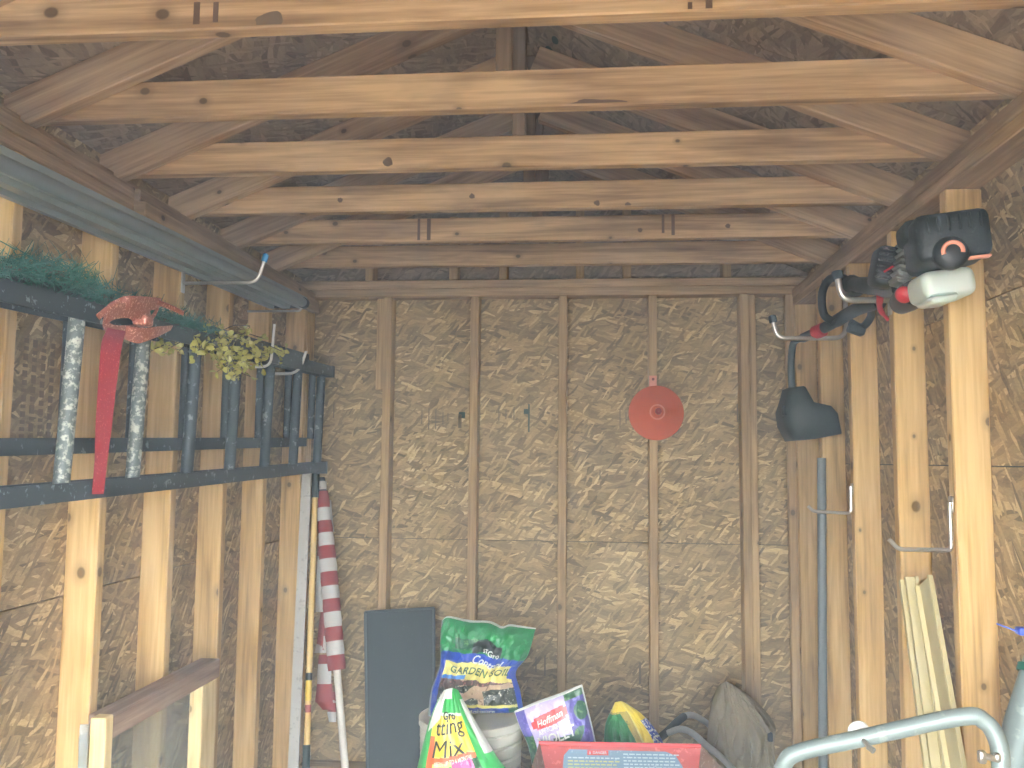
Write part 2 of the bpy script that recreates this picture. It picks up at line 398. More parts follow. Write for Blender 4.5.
# side walls
def side_wall(name, xs, xi, ys, seams, stud_mat):
    w = thing(name, None, None, kind='structure'); sg = 1 if xi > xs else -1
    zz = [FZ-.1]+list(seams)+[2.47]
    for a, b in zip(zz[:-1], zz[1:]):
        board('strand_board', (min(xs, xs-sg*.012), YF, a+.0015), (max(xs, xs-sg*.012), .012, b-.0015), M['osb'], w, .001)
    board('house_wrap', (min(xs-sg*.013, xs-sg*.02), YF, FZ-.1), (max(xs-sg*.013, xs-sg*.02), .02, 2.47), M['wrap'], w, .001)
    a, b = min(xs, xi), max(xs, xi)
    for y in ys: board('stud', (a, y, FZ+.039), (b, y+.038, ZB-.001), stud_mat, w)
    board('bottom_plate', (a, YF, FZ), (b, -.09, FZ+.038), M['plate'], w)
    return w
wl = side_wall('wall_left', XL, IL, [-3.83,-3.42,-3.02,-2.62,-2.215,-1.805,-1.41,-1.025,-.64,-.20,-.135], [1.21], M['stud'])
wr = side_wall('wall_right', XR, IR, [-3.83,-3.42,-3.02,-2.66,-2.27,-1.79,-1.385,-.95,-.54,-.14], [1.575, 1.985], M['stud'])
board('top_plate', (XL, YF, ZB), (IL, -1.70, ZB+.0375), M['plate'], wl); board('top_plate', (XL, YF, ZB+.0385), (IL, -1.70, ZB+.076), M['plate'], wl); board('bearing_plate', (XL, YF, ZB+.077), (IL-.045, -.092, ZT), M['plate'], wl)
board('top_plate', (XL+.03, -1.695, ZB-.02), (IL+.030, -.092, ZB+.0375), M['plate'], wl); board('top_plate', (XL, -1.69, ZB+.0385), (IL+.01, -.092, ZB+.076), M['plate'], wl)
board('top_plate', (IR, YF, ZB), (XR, -.092, ZB+.0375), M['plate'], wr); board('top_plate', (IR-.002, YF, ZB+.0385), (XR, -.092, ZB+.076), M['plate'], wr); board('bearing_plate', (IR+.045, YF, ZB+.077), (XR, -.092, ZT), M['plate'], wr)
# faint stamp on the left board
mb = MB()
for r_ in range(4):
    y = PX(24+9*r_, 340, XL).y
    z = 1.87
    while z > 1.62:
        h = random.uniform(.008, .022)
        mb.box((XL+.0005, y, z-h), (XL+.0015, y+.018, z)); z -= h+.008
mb.build('ink_stamp', M['stamp'], wl)

# front wall with its wide door opening (behind the camera)
wf = thing('wall_front', None, None, kind='structure')
OW, OH = 1.08, 2.0
board('sheathing', (XL, YF-.012, FZ), (RC-OW, YF, 2.47), M['osb'], wf, .001)
board('sheathing', (RC+OW, YF-.012, FZ), (XR, YF, 2.47), M['osb'], wf, .001)
mb = MB(); g = [(XL-.1, 2.473), (XR+.1, 2.473), (XR+.1, rz(XR+.1)+.0975), (RC, RZ+.0975), (XL-.1, rz(XL-.1)+.0975)]
mb.prism(g, (0,YF-.012,0), (0,YF,0), Vector((1,0,0)), Vector((0,0,1))); mb.build('gable_board', M['deck'], wf, grain=0)
board('header', (RC-OW, YF-.01, OH), (RC+OW, YF+.08, 2.47), M['plate'], wf)

# ceiling: joists, rafters, king posts, roof boards
ce = thing('ceiling', None, None, kind='structure')
JY = [-2.513+.4064*k for k in range(-4, 6)]
for y in JY:
    board('joist', (XL+.01, y, ZT+.001), (XR-.01, y+.038, ZT+.09), M['joist'], ce)
    yr = y-.039
    for s in (-1, 1):
        xo = RC+s*1.30
        if s < 0: beam('rafter', (xo, yr, rz(xo)), (RC-.001, yr, RZ), .038, .089, M['rafter'], ce, (0,1,0))
        else: beam('rafter', (xo, yr+.038, rz(xo)), (RC+.001, yr+.038, RZ), .038, .089, M['rafter'], ce, (0,-1,0))
    board('king_post', (RC-.019, y+.001, ZT+.091), (RC+.019, y+.037, RZ+.07), M['king'], ce)
for s in (-1, 1):
    xo = RC+s*1.42; dz = .0985
    pr = [(RC, RZ+dz), (xo, rz(xo)+dz), (xo, rz(xo)+dz+.012), (RC, RZ+dz+.012)]
    ys = [YF-.1, -3.0, -1.78, -.55, .12]
    for a, b in zip(ys[:-1], ys[1:]):
        mb = MB(); mb.prism(pr, (0, a+.001, 0), (0, b-.001, 0), Vector((1,0,0)), Vector((0,0,1))); mb.build('roof_board', M['deck'], ce, grain=1)
    mb = MB(); pr = [(RC, RZ+dz+.014), (xo, rz(xo)+dz+.014), (xo, rz(xo)+dz+.02), (RC, RZ+dz+.02)]
    mb.prism(pr, (0, YF-.1, 0), (0, .12, 0), Vector((1,0,0)), Vector((0,0,1))); mb.build('roof_felt', M['wrap'], ce, grain=1)
# eave blocking so no light leaks above the plates
for x0, x1 in ((XL-.03, XL-.012), (XR+.012, XR+.03)):
    board('eave_board', (x0, YF, 2.36), (x1, .02, 2.50), M['deck'], ce, .001)
mb = MB(); mb.prism([(RC-.12, RZ+dz-.12*RS+.024), (RC, RZ+dz+.024), (RC+.12, RZ+dz-.12*RS+.024), (RC+.12, RZ+dz-.12*RS+.03), (RC, RZ+dz+.035), (RC-.12, RZ+dz-.12*RS+.03)], (0, YF-.1, 0), (0, .12, 0), Vector((1,0,0)), Vector((0,0,1))); mb.build('ridge_cap', M['wrap'], ce, grain=1)  # strip added over the ridge joint to block light leaking in
# stains and grade marks on the joist faces
def jmark(k, px, pys, w, mat):
    y = JY[4+k]-.0012; a = P(px, pys[0], y); b = P(px, pys[1], y)
    z1 = min(a.z, ZT+.088); z0 = max(b.z, ZT+.004)
    if z1 > z0: mb = MB(); mb.box((a.x-w/2, y, z0), (a.x+w/2, y+.0008, z1)); mb.build('stain_mark', mat, ce)
for k, px, pys, w in ((0,197,(2,24),.012),(0,216,(2,22),.010),(0,690,(2,15),.008),(0,709,(0,14),.012),(4,419,(218,240),.010),(4,429,(218,240),.014),(4,663,(213,233),.010),(4,673,(213,235),.012)):
    jmark(k, px, pys, w, M['stain'])
def blob(k, px, py, rx, rz_, mat, name='stain_mark'):
    y = JY[4+k]-.0012; c = P(px, py, y); n = 22; ph = random.random()*9
    vs = []
    for i in range(n):
        t_ = 2*PI*i/n; q = 1+.35*noise.noise(Vector((math.cos(t_)*1.5+ph, math.sin(t_)*1.5, ph)))
        vs.append((c.x+rx*q*math.cos(t_), y, min(ZT+.086, max(ZT+.005, c.z+rz_*q*math.sin(t_)))))
    mb = MB(); mb.add(vs, [tuple(range(n))]); mb.build(name, mat, ce)
blob(1, 598, 103, .065, .010, M['stain']); blob(1, 668, 105, .022, .009, M['stain']); blob(1, 402, 116, .05, .006, M['stain'])
blob(2, 388, 162, .014, .012, M['stain']); blob(0, 270, 22, .03, .02, M['pencil'])
for (k, px, py) in ((3,340,200),(3,472,196),(3,597,203),(3,628,205),(4,728,226),(4,640,230)): blob(k, px, py, .009, .008, M['stain'])
# dark blotches near the ridge board
for px, py, s_ in ((555,40,.018),(549,50,.02),(546,60,.024),(541,72,.014)):
    d = ray(px, py)
    lo_, hi_ = .5, 4.5
    for _ in range(40):
        m_ = (lo_+hi_)/2; q = CAM+d*m_
        if q.z < rz(q.x)+.0975: lo_ = m_
        else: hi_ = m_
    q = CAM+d*lo_; sl = -RS if q.x > RC else RS; vs = []
    for i in range(14):
        t_ = 2*PI*i/14; dx = s_*.6*math.cos(t_); dy = s_*1.5*math.sin(t_); vs.append((q.x+dx, q.y+dy, q.z+sl*dx-.001))
    mb = MB(); mb.add(vs, [tuple(range(14))]); mb.build('roof_stain', M['ink_green'], ce)

# ---------------------------------------------------------------- extension ladder on the left wall
lad = thing('extension_ladder', 'long dark paint-spattered extension ladder hung sideways along the left wall', 'ladder', (-1.0, -1.4, 1.52))
def channel(a, b, hx, hz, up, parent, name='rail'):
    t_ = .006; s = up
    prof = [(-hx, -hz*s), (hx, -hz*s), (hx, hz*s), (hx-t_, hz*s), (hx-t_, (-hz+2*t_)*s), (-hx+t_, (-hz+2*t_)*s), (-hx+t_, hz*s), (-hx, hz*s)]
    mb = Rel(); mb.prism(prof, a, b, Vector((1,0,0)), Vector((0,0,1))); return mb.build(name, M['ladder'], parent, grain=1)
zb = lambda y: 1.545+.021*(y+.3); ztp = lambda y: 1.955+.019*(y+.3)
y0, y1 = -3.05, -.27
channel((-1.0, y0, zb(y0)-.008), (-1.0, y1, zb(y1)-.004), .032, .021, 1, lad)
channel((-1.0, y0, ztp(y0)-.012), (-1.0, -.20, ztp(-.2)+.012), .032, .023, -1, lad)
y2, y3 = -2.75, -.31
zb2 = lambda y: 1.655+.026*(y+.3)
channel((-1.072, y2, zb2(y2)-.006), (-1.072, y3, zb2(y3)-.006), .026, .019, 1, lad)
channel((-1.072, y2, zb2(y2)+.36), (-1.072, y3, zb2(y3)+.36), .026, .02, -1, lad)
for k in range(-2, 7):
    y = -2.149+.3075*k
    if y < y1-.03:
        mb = Rel(); mb.tube([(-1.0, y, zb(y)+.006), (-1.0, y+.028, ztp(y)-.02)], .0185, 14)
        mb.build('rung', M['rung'] if k < 2 else M['rung_dark'], lad)
        y2_ = y+.11
        mb = Rel(); mb.tube([(-1.068, y2_, zb2(y2_)+.008), (-1.068, y2_, zb2(y2_)+.345)], .016, 12); mb.build('rung', M['rung_dark'], lad)
# end caps
mb = Rel(); mb.rbox((-1.036, -.27, zb(-.3)-.034), (-.964, -.262, zb(-.3)+.02), .003); mb.build('end_cap', M['tip_dark'], lad)
mb = Rel(); mb.rbox((-1.036, -.20, ztp(-.2)-.014), (-.964, -.192, ztp(-.2)+.038), .003); mb.build('end_cap', M['tip_dark'], lad)

# gutter lengths and pipe on the upper hook
GZ = 2.142
def gx(y): return .045*(y+1.4)
gut = thing('metal_gutter', 'wide grey ribbed gutter lying on the blue tipped hook high on left', 'gutter', (-.96, -1.8, GZ))
a_ = Vector((-.963+gx(-3.3), -3.3, GZ+.006)); b_ = Vector((-.963+gx(-.84), -.84, GZ+.006))
prof = [(-.095,.055),(-.098,0),(-.075,-.003),(-.070,.016),(-.045,.016),(-.040,-.003),(-.012,-.003),(-.007,.016),(.018,.016),(.023,-.003),(.046,-.003),(.050,.010),(.054,.024),(.054,.04),(.049,.04),(.047,.026),(.02,.024),(-.09,.024),(-.089,.055)]
mb = Rel(); mb.prism(prof, a_, b_, Vector((1,0,0)), Vector((0,0,1))); mb.build('trough', M['gutter'], gut, grain=1)
mb = Rel(); mb.box((b_.x-.09, b_.y-.002, GZ+.006), (b_.x+.050, b_.y+.001, GZ+.040)); mb.build('end_cap', M['pipe_dark'], gut)
pip = thing('grey_pipe', 'round grey pipe lying along the room side of the grey gutter', 'pipe', (-.855, -1.8, GZ+.024))
mb = Rel(); mb.tube([(-.884+.055*(-3.3+.9), -3.3, GZ+.016), (-.880, -.90, GZ+.016)], .0175, 18); mb.build('tube', M['pipe_grey'], pip)
mb = Rel(); mb.tube([(-.880, -.902, GZ+.016), (-.880, -.88, GZ+.016)], .020, 18); mb.build('end_cap', M['tip_dark'], pip)

# ---------------------------------------------------------------- hooks
def hook(name, label, pts, r, tip, mount=None, tip_r=None, mat='zinc', fr=.035, group='steel utility hooks on the studs'):
    b = Vector(pts[0]); h = thing(name, label, 'hook', b, group)
    mb = Rel(); mb.tube(fillet(pts, fr, 7), r, 12); mb.build('rod', M[mat], h)
    if tip:
        e = Vector(pts[-1]); d = (e-Vector(pts[-2])).normalized(); mb = Rel()
        mb.tube([e-d*.012, e+d*.010, e+d*.014], [r*1.75, r*1.75, r*1.1], 12); mb.build('tip', M[tip], h)
    if mount:
        mb = Rel(); lo, hi = mount; mb.rbox(lo, hi, .002, seg=1); mb.build('mounting_plate', M[mat], h)
    return h
hook('utility_hook', 'silver hook with bright blue tip holding up the grey gutter', [(IL-.004, -1.391, GZ-.009), (-.86, -1.391, GZ-.009), (-.838, -1.391, GZ+.07)], .0055, 'tip_blue', ((IL, -1.403, GZ-.04), (IL+.004, -1.379, GZ+.03)))
hook('utility_hook', 'small silver hook under the far end of the grey gutter', [(IL-.004, -.85, GZ-.007), (-.905, -.85, GZ-.007), (-.900, -.85, GZ+.012)], .0045, None)
hook('utility_hook', 'silver hook tip rising above the yellow green leaves', [(IL-.004, -1.006, 1.905), (-.955, -1.006, 1.905), (-.945, -1.006, 2.06)], .005, None, None, mat='zinc_pale')
hook('utility_hook', 'curved white hook tip at the far end of the dark ladder', [(IL-.004, -.62, 1.918), (-.985, -.62, 1.918), (-.955, -.62, 2.01)], .006, None, None, mat='zinc_pale', fr=.06)
hook('utility_hook', 'thick silver hook carrying the trimmer beside its engine', [(IR+.002, -1.366, 2.066), (.944, -1.366, 2.066), (.934, -1.366, 2.143)], .0095, 'tip_dark', ((IR-.005, -1.382, 2.02), (IR, -1.352, 2.11)), fr=.05)
hook('utility_hook', 'silver hook with dark tip holding the trimmer shaft above its guard', [(IR-.008, -.931, 2.21), (IR-.008, -.931, 2.012), (.842, -.931, 2.012), (.829, -.931, 2.08)], .008, 'tip_dark', ((IR-.009, -.945, 2.17), (IR, -.917, 2.23)), fr=.045)
hook('utility_hook', 'empty silver hook on right wall, the one farther from the beige strips', [(IR-.006, -.931, 1.50), (IR-.006, -.931, 1.408), (.955, -.931, 1.412), (.937, -.931, 1.43)], .0055, None, ((IR-.004, -.942, 1.47), (IR, -.920, 1.51)), fr=.012)
hook('utility_hook', 'empty silver hook with dark plate just above the beige vinyl strips', [(IR-.006, -1.771, 1.485), (IR-.006, -1.771, 1.368), (.955, -1.771, 1.368), (.932, -1.771, 1.392)], .0055, None, ((IR-.006, -1.783, 1.46), (IR, -1.759, 1.50)), fr=.012)

# ---------------------------------------------------------------- garland, bow, leaves
gar = thing('pine_garland', 'green artificial pine garland lying along the top of the ladder', 'garland', (-1.0, -2.0, 1.99))
gp = bez([PX(-60,252,-1.0), PX(0,268,-1.0), PX(55,272,-1.0), PX(95,292,-1.0), PX(140,312,-1.0), PX(180,325,-1.0), PX(215,335,-1.0)], 14)
mb = Rel(); mb.tube(gp, .006, 6); mb.build('stem', M['twig'], gar)
mb = Rel()
for i in range(2600):
    q = gp[random.randrange(len(gp))]+Vector((random.gauss(0,.012), random.gauss(0,.012), random.gauss(0,.014)))
    d = Vector((random.gauss(0,1), random.gauss(0,1.3), random.gauss(.15,.9))).normalized(); L = random.uniform(.028,.06)
    s_ = d.cross(Vector((random.random()-.5, random.random()-.5, random.random()-.5))).normalized()*.0016
    if q.z+d.z*L < 1.935: d.z = abs(d.z)
    mb.add([q-s_, q+s_, q+d*L+s_*.4, q+d*L-s_*.4], [(0,1,2,3)])
mb.build('needles', M['pine'], gar, fixn=False)

def ribbon(mb, pts, wv, n=8):
    """ribbon of width vectors wv along the path pts"""
    c = bez(pts, n); N = len(c); vs = []
    for i, p in enumerate(c):
        f = i/(N-1)*(len(wv)-1); k = min(int(f), len(wv)-2); w = Vector(wv[k]).lerp(Vector(wv[k+1]), f-k)
        vs += [p-w/2, p+w/2]
    nrm = Vector((.0, -.0012, .0012))
    mb.add(vs, [(2*i, 2*i+1, 2*i+3, 2*i+2) for i in range(N-1)], 0, True)
    mb.add([v+nrm for v in vs], [(2*i, 2*i+2, 2*i+3, 2*i+1) for i in range(N-1)], 0, True)
XB = -.955
bow = thing('ribbon_bow', 'glittery copper red bow with one long tail hanging over the ladder', 'bow', PX(140, 320, XB))
def B(px, py, x=XB): return PX(px, py, x)
mb = Rel(); zz = lambda h: Vector((.012, -.012, h))
ribbon(mb, [B(143,325), B(128,312,XB+.02), B(112,308,XB+.01), B(104,318,XB), B(112,330,XB-.01), B(140,328,XB)], [zz(.016), zz(.026), zz(.03), zz(.024), zz(.016)]); mb.build('loop', M['ribbon'], bow)
mb = Rel(); ribbon(mb, [B(140,322), B(152,306,XB+.03), B(160,304,XB+.02), B(152,318,XB), B(140,327)], [zz(.016), zz(.022), zz(.024), zz(.016)]); mb.build('loop', M['ribbon'], bow)
mb = Rel(); ribbon(mb, [B(112,305), B(125,303,XB+.04), B(140,304,XB+.045), B(157,304,XB+.03)], [zz(.016), zz(.03), zz(.034), zz(.028)]); mb.build('loop', M['ribbon'], bow)
mb = Rel(); ribbon(mb, [B(104,330,XB+.01), B(108,318,XB+.03), B(122,311,XB+.035), B(145,313,XB+.03), B(150,322,XB+.01)], [zz(.018), zz(.03), zz(.036), zz(.03)]); mb.build('loop', M['ribbon'], bow)
mb = Rel(); ribbon(mb, [B(125,333), B(140,336,XB+.02), B(158,332,XB+.03), B(172,328,XB+.03)], [zz(.03), zz(.036), zz(.026), zz(.010)]); mb.build('tail', M['ribbon'], bow)
mb = Rel(); mb.rbox((-.02,-.02,-.014), (.02,.02,.014), .008, M=Matrix.Translation(B(143,321,XB+.02))); mb.build('knot', M['ribbon'], bow)
mb = Rel(); mb.tube(bez([B(98,317,XB+.02), B(108,309,XB+.03), B(118,302,XB+.04)], 6), .0075, 8, sx=.5); mb.build('tail', M['ribbon'], bow)
mb = Rel(); mb.tube(bez([B(157,302,XB+.03), B(170,307,XB+.04), B(183,313,XB+.05)], 6), .0075, 8, sx=.5); mb.build('tail', M['ribbon'], bow)
mb = Rel(); hw = lambda w: Vector((w*.25, w, 0))
ribbon(mb, [B(117,330,XB), B(112,345,XB+.018), B(108,380,XB+.018), B(104,425,XB+.012), B(101,462,XB+.012), B(98,494,XB+.014)], [hw(.055), hw(.062), hw(.055), hw(.048), hw(.036), hw(.034)], 10); mb.build('tail', M['ribbon_red'], bow)

lf = thing('leaf_spray', 'bushy spray of small yellow green leaves hanging on the ladder', 'artificial leaves', PX(238, 345, -.96))
tw = Rel(); lv = Rel()
def leaf(q, d, L, w):
    d = d.normalized(); s_ = d.cross(Vector((random.gauss(0,1), random.gauss(0,1), random.gauss(0,1)))).normalized(); nn = d.cross(s_)
    pr = [(0,.0),(.25,.75),(.55,1),(.85,.7),(1,0)]
    vs = [q+d*(L*t_)+s_*(w*h)+nn*(.18*L*h*h) for t_, h in pr]+[q+d*(L*t_)-s_*(w*h)+nn*(.18*L*h*h) for t_, h in pr[1:-1]]+[q+d*L*.5]
    lv.add(vs, [(0,1,8),(1,2,8),(2,3,8),(3,4,8),(0,8,5),(8,6,5),(8,7,6),(8,4,7)], 0, True)
root = PX(215, 335, -.99)
def cluster(px, py, x, n, sp):
    c = PX(px, py, x); mid = root.lerp(c, .5)+Vector((0,0,.015)); path = bez([root, mid, c], 6); tw.tube(path, .0016, 5)
    for i in range(n):
        q = c+Vector((random.gauss(0, sp*.6), random.gauss(0, sp), random.gauss(0, sp*.55)))
        tw.tube([c.lerp(q, .1), q], .0009, 4, caps=False)
        for _ in range(random.choice((1, 2, 2))): leaf(q, Vector((random.gauss(.2,.8), random.gauss(-.2,.8), random.gauss(0,.8))), random.uniform(.018,.028), random.uniform(.006,.0095))
for px, py, n, sp in ((205,350,16,.03),(220,340,18,.035),(232,352,20,.035),(245,362,24,.04),(238,340,10,.03),(258,355,20,.035),(268,350,16,.03),(228,365,16,.035),(252,345,12,.03),(275,356,12,.022),(210,342,10,.03),(238,372,9,.03),(262,338,3,.014),(250,326,3,.014),(234,375,4,.015),(200,348,8,.02),(284,352,7,.014)):
    cluster(px, py, -.95+random.uniform(-.03,.04), n, sp)
for px, py, n in ((152,350,5),(168,346,5),(160,353,4),(180,350,3)): cluster(px, py, -.99, n, .014)
tw.build('twigs', M['twig'], lf); lv.build('leaves', M['leaf'], lf, fixn=False)

# ---------------------------------------------------------------- wooden frame with clear film, left
wf_ = thing('wooden_frame', 'low wooden frame with brown top rail and clear plastic sheet, against left wall', 'frame', (-1.05, -1.55, FZ))
def rb(name, lo, hi, mat, parent, r=.003): mb = Rel(); mb.rbox(lo, hi, r, seg=1, smooth=False); return mb.build(name, mat, parent)
rb('top_rail', (-1.075, -1.865, .868), (-1.008, -1.225, .926), M['frame_brown'], wf_)
rb('post', (-1.046, -1.905, FZ), (-1.006, -1.866, .930), M['frame_pale'], wf_)
rb('post', (-1.052, -1.345, FZ), (-1.010, -1.240, .867), M['frame_pale'], wf_)
rb('bottom_rail', (-1.052, -1.864, FZ), (-1.012, -1.346, FZ+.06), M['frame_brown'], wf_)
mb = Rel(); ny, nz = 40, 40; vs = []
for j in range(nz+1):
    for i in range(ny+1):
        y = -1.915+.65*i/ny; z = FZ+.02+.70*j/nz
        vs.append((-1.068+.006*noise.noise(Vector((y*9, z*5, 1))), y, z))
mb.add(vs, [(j*(ny+1)+i, j*(ny+1)+i+1, (j+1)*(ny+1)+i+1, (j+1)*(ny+1)+i) for j in range(nz) for i in range(ny)], 0, True)
o = mb.build('plastic_sheet', M['film'], wf_); o['label'] = 'clear crinkled plastic sheet'
mb = Rel(); mb.box((-1.068, -1.912, FZ+.01), (-1.047, -1.907, .915)); mb.build('plastic_edge', M['film'], wf_)

# ---------------------------------------------------------------- strip, yellow handle, flag
ws = thing('trim_strip', 'narrow white trim board leaning in the back left corner', 'board', (-1.04, -.45, FZ))
b = P(307.5, 466, -.21); a = P(292, 800, -.42); a = b+(a-b)*((b.z-FZ)/(b.z-a.z))
d = (b-a).normalized(); sx = Vector((1,0,0)); sx = (sx-d*sx.dot(d)).normalized()
mb = Rel(); mb.prism([(-.022,-.008),(.022,-.008),(.022,-.002),(.016,.0),(.016,.008),(-.022,.008)], a, b, sx, d.cross(sx)); mb.build('board', M['white_strip'], ws, grain=2)

yp = thing('tool_handle', 'yellow tool pole with dark green grip standing beside the flag', 'tool handle', (-.96, -.5, FZ))
a = P(304, 830, -.52); b = P(316, 468, -.23)
a = b+(a-b)*((b.z-FZ)/(b.z-a.z))
mb = Rel(); mb.tube([a.lerp(b, .08), b], .0125, 14); mb.build('shaft', M['yellow'], yp)
def seg(p, q, r, mat, name, par, n=14): mb = Rel(); mb.tube([a.lerp(b, p), a.lerp(b, q)], r, n); return mb.build(name, M[mat], par)
seg(.905, 1.004, .0165, 'grip', 'grip', yp)
def frac(py): return (P(314, py, -.37).z-FZ)/(b.z-FZ)
seg(.0, frac(738), .0155, 'grip', 'lower_grip', yp)
seg(frac(678), frac(671), .0135, 'black', 'band', yp); seg(frac(697), frac(678), .0131, 'yellow_label', 'label_band', yp)
seg(frac(708), frac(701), .0131, 'flag_red', 'sticker', yp)
mb = Rel(); q = a.lerp(b, frac(757)); mb.tube(bez([q, q+Vector((.015,-.02,-.012)), q+Vector((.03,-.03,-.035))], 5), .002, 6); mb.build('wire', M['zinc_pale'], yp)

fl = thing('rolled_flag', 'red and white striped flag rolled around a white pole in left corner', 'flag', (-.85, -.5, FZ))
a = P(347, 790, -.45); b = P(321, 478, -.20); a = b+(a-b)*((b.z-FZ)/(b.z-a.z))
mb = Rel(); mb.tube([a, b], .0155, 14); mb.build('pole', M['pole_white'], fl)
def at(py):
    lo_, hi_ = 0., 1.
    for _ in range(40):
        m_ = (lo_+hi_)/2; q = a.lerp(b, m_)-CAM; y_ = 384-F*q.dot(UP)/q.dot(FW)
        if y_ > py: lo_ = m_
        else: hi_ = m_
    return lo_
bd = [492,508,521,533,546,559,572,586,599,612,627,641,655,670]
mb = Rel(); vsr = []
for i in range(13):
    f0, f1 = at(bd[i]), at(bd[i+1]); r0 = .026+.010*min(1, (i)/5); r1 = .026+.010*min(1, (i+1)/5)
    pts = [a.lerp(b, f0+(f1-f0)*k/3) for k in range(4)]
    mb.tube(pts, [r0+(r1-r0)*k/3+.0012*((k*7+i*3)%3) for k in range(4)], 20, i%2, caps=(i in (0, 12)))
mb.build('rolled_cloth', [M['flag_red'], M['flag_white']], fl)
# loose edge of the cloth hanging beside the roll
def flap(rows, Y, name='loose_fold'):
    mb = Rel(); n = 6
    for (y0_, y1_, l0, r0_, l1, r1_, mi) in rows:
        vs = []
        for k in range(n+1):
            t_ = k/n; bulge = .02*math.sin(PI*t_)
            vs.append(P(l0+(r0_-l0)*t_, y0_, Y+.06-bulge-.02*t_)); vs.append(P(l1+(r1_-l1)*t_, y1_, Y+.06-bulge-.02*t_))
        mb.add(vs, [(2*k, 2*k+2, 2*k+3, 2*k+1) for k in range(n)], mi, True)
        mb.add([v+Vector((0,.003,0)) for v in vs], [(2*k, 2*k+1, 2*k+3, 2*k+2) for k in range(n)], mi, True)
    mb.build(name, [M['flag_red'], M['flag_white']], fl)
flap([(520,556,319,323,317,324,0),(556,592,317.5,324,315.5,322,1),(592,612,315.5,323,315.5,325,1),(600,650,322,327,316,326,0),(636,653,319,327,314,326,1)], -.30)
flap([(655,664,319,330,318,331,0),(664,684,318,331,317,331,1),(684,702,317,332,315,333,0),(702,710,316,333,323,333,0)], -.34)
flap([(500,520,328,331,328,332.5,1),(520,532,328,332.5,329,334,1)], -.18)
flap([(692,712,326,335,328,336,0),(712,722,327,336,329,336,1),(700,703,329,335,330,336,1)], -.33)
mb = Rel(); mb.tube([a.lerp(b, at(492)), a.lerp(b, 1.0)], [.02,.018], 16); mb.build('sleeve', M['tip_dark'], fl)
mb = Rel(); mb.tube([a.lerp(b, at(490)), a.lerp(b, at(482))], .0225, 16); mb.build('pale_band', M['white_strip'], fl)

# ---------------------------------------------------------------- slate panel
pa = thing('slate_board', 'tall dark slate grey board leaning on the back wall', 'board', (-.64, -.3, FZ))
pl = [P(365, 612, -.13), P(434, 608, -.13)]; w_ = pl[1]-pl[0]
bl = P(367, 820, -.30); br = P(434, 820, -.30); bl.z = br.z = FZ; nn = Vector((0, .012, .004))
mb = Rel(); mb.add([bl, br, pl[1], pl[0], bl+nn, br+nn, pl[1]+nn, pl[0]+nn], [(0,1,2,3),(7,6,5,4),(0,4,5,1),(1,5,6,2),(2,6,7,3),(3,7,4,0)]); mb.build('board', M['slate'], pa)
mb = Rel()
for (u, v) in ((bl, pl[0]), (br, pl[1]), (pl[0], pl[1])):
    mb.tube([u, v], .006, 8)
mb.build('edge_band', M['pipe_dark'], pa)

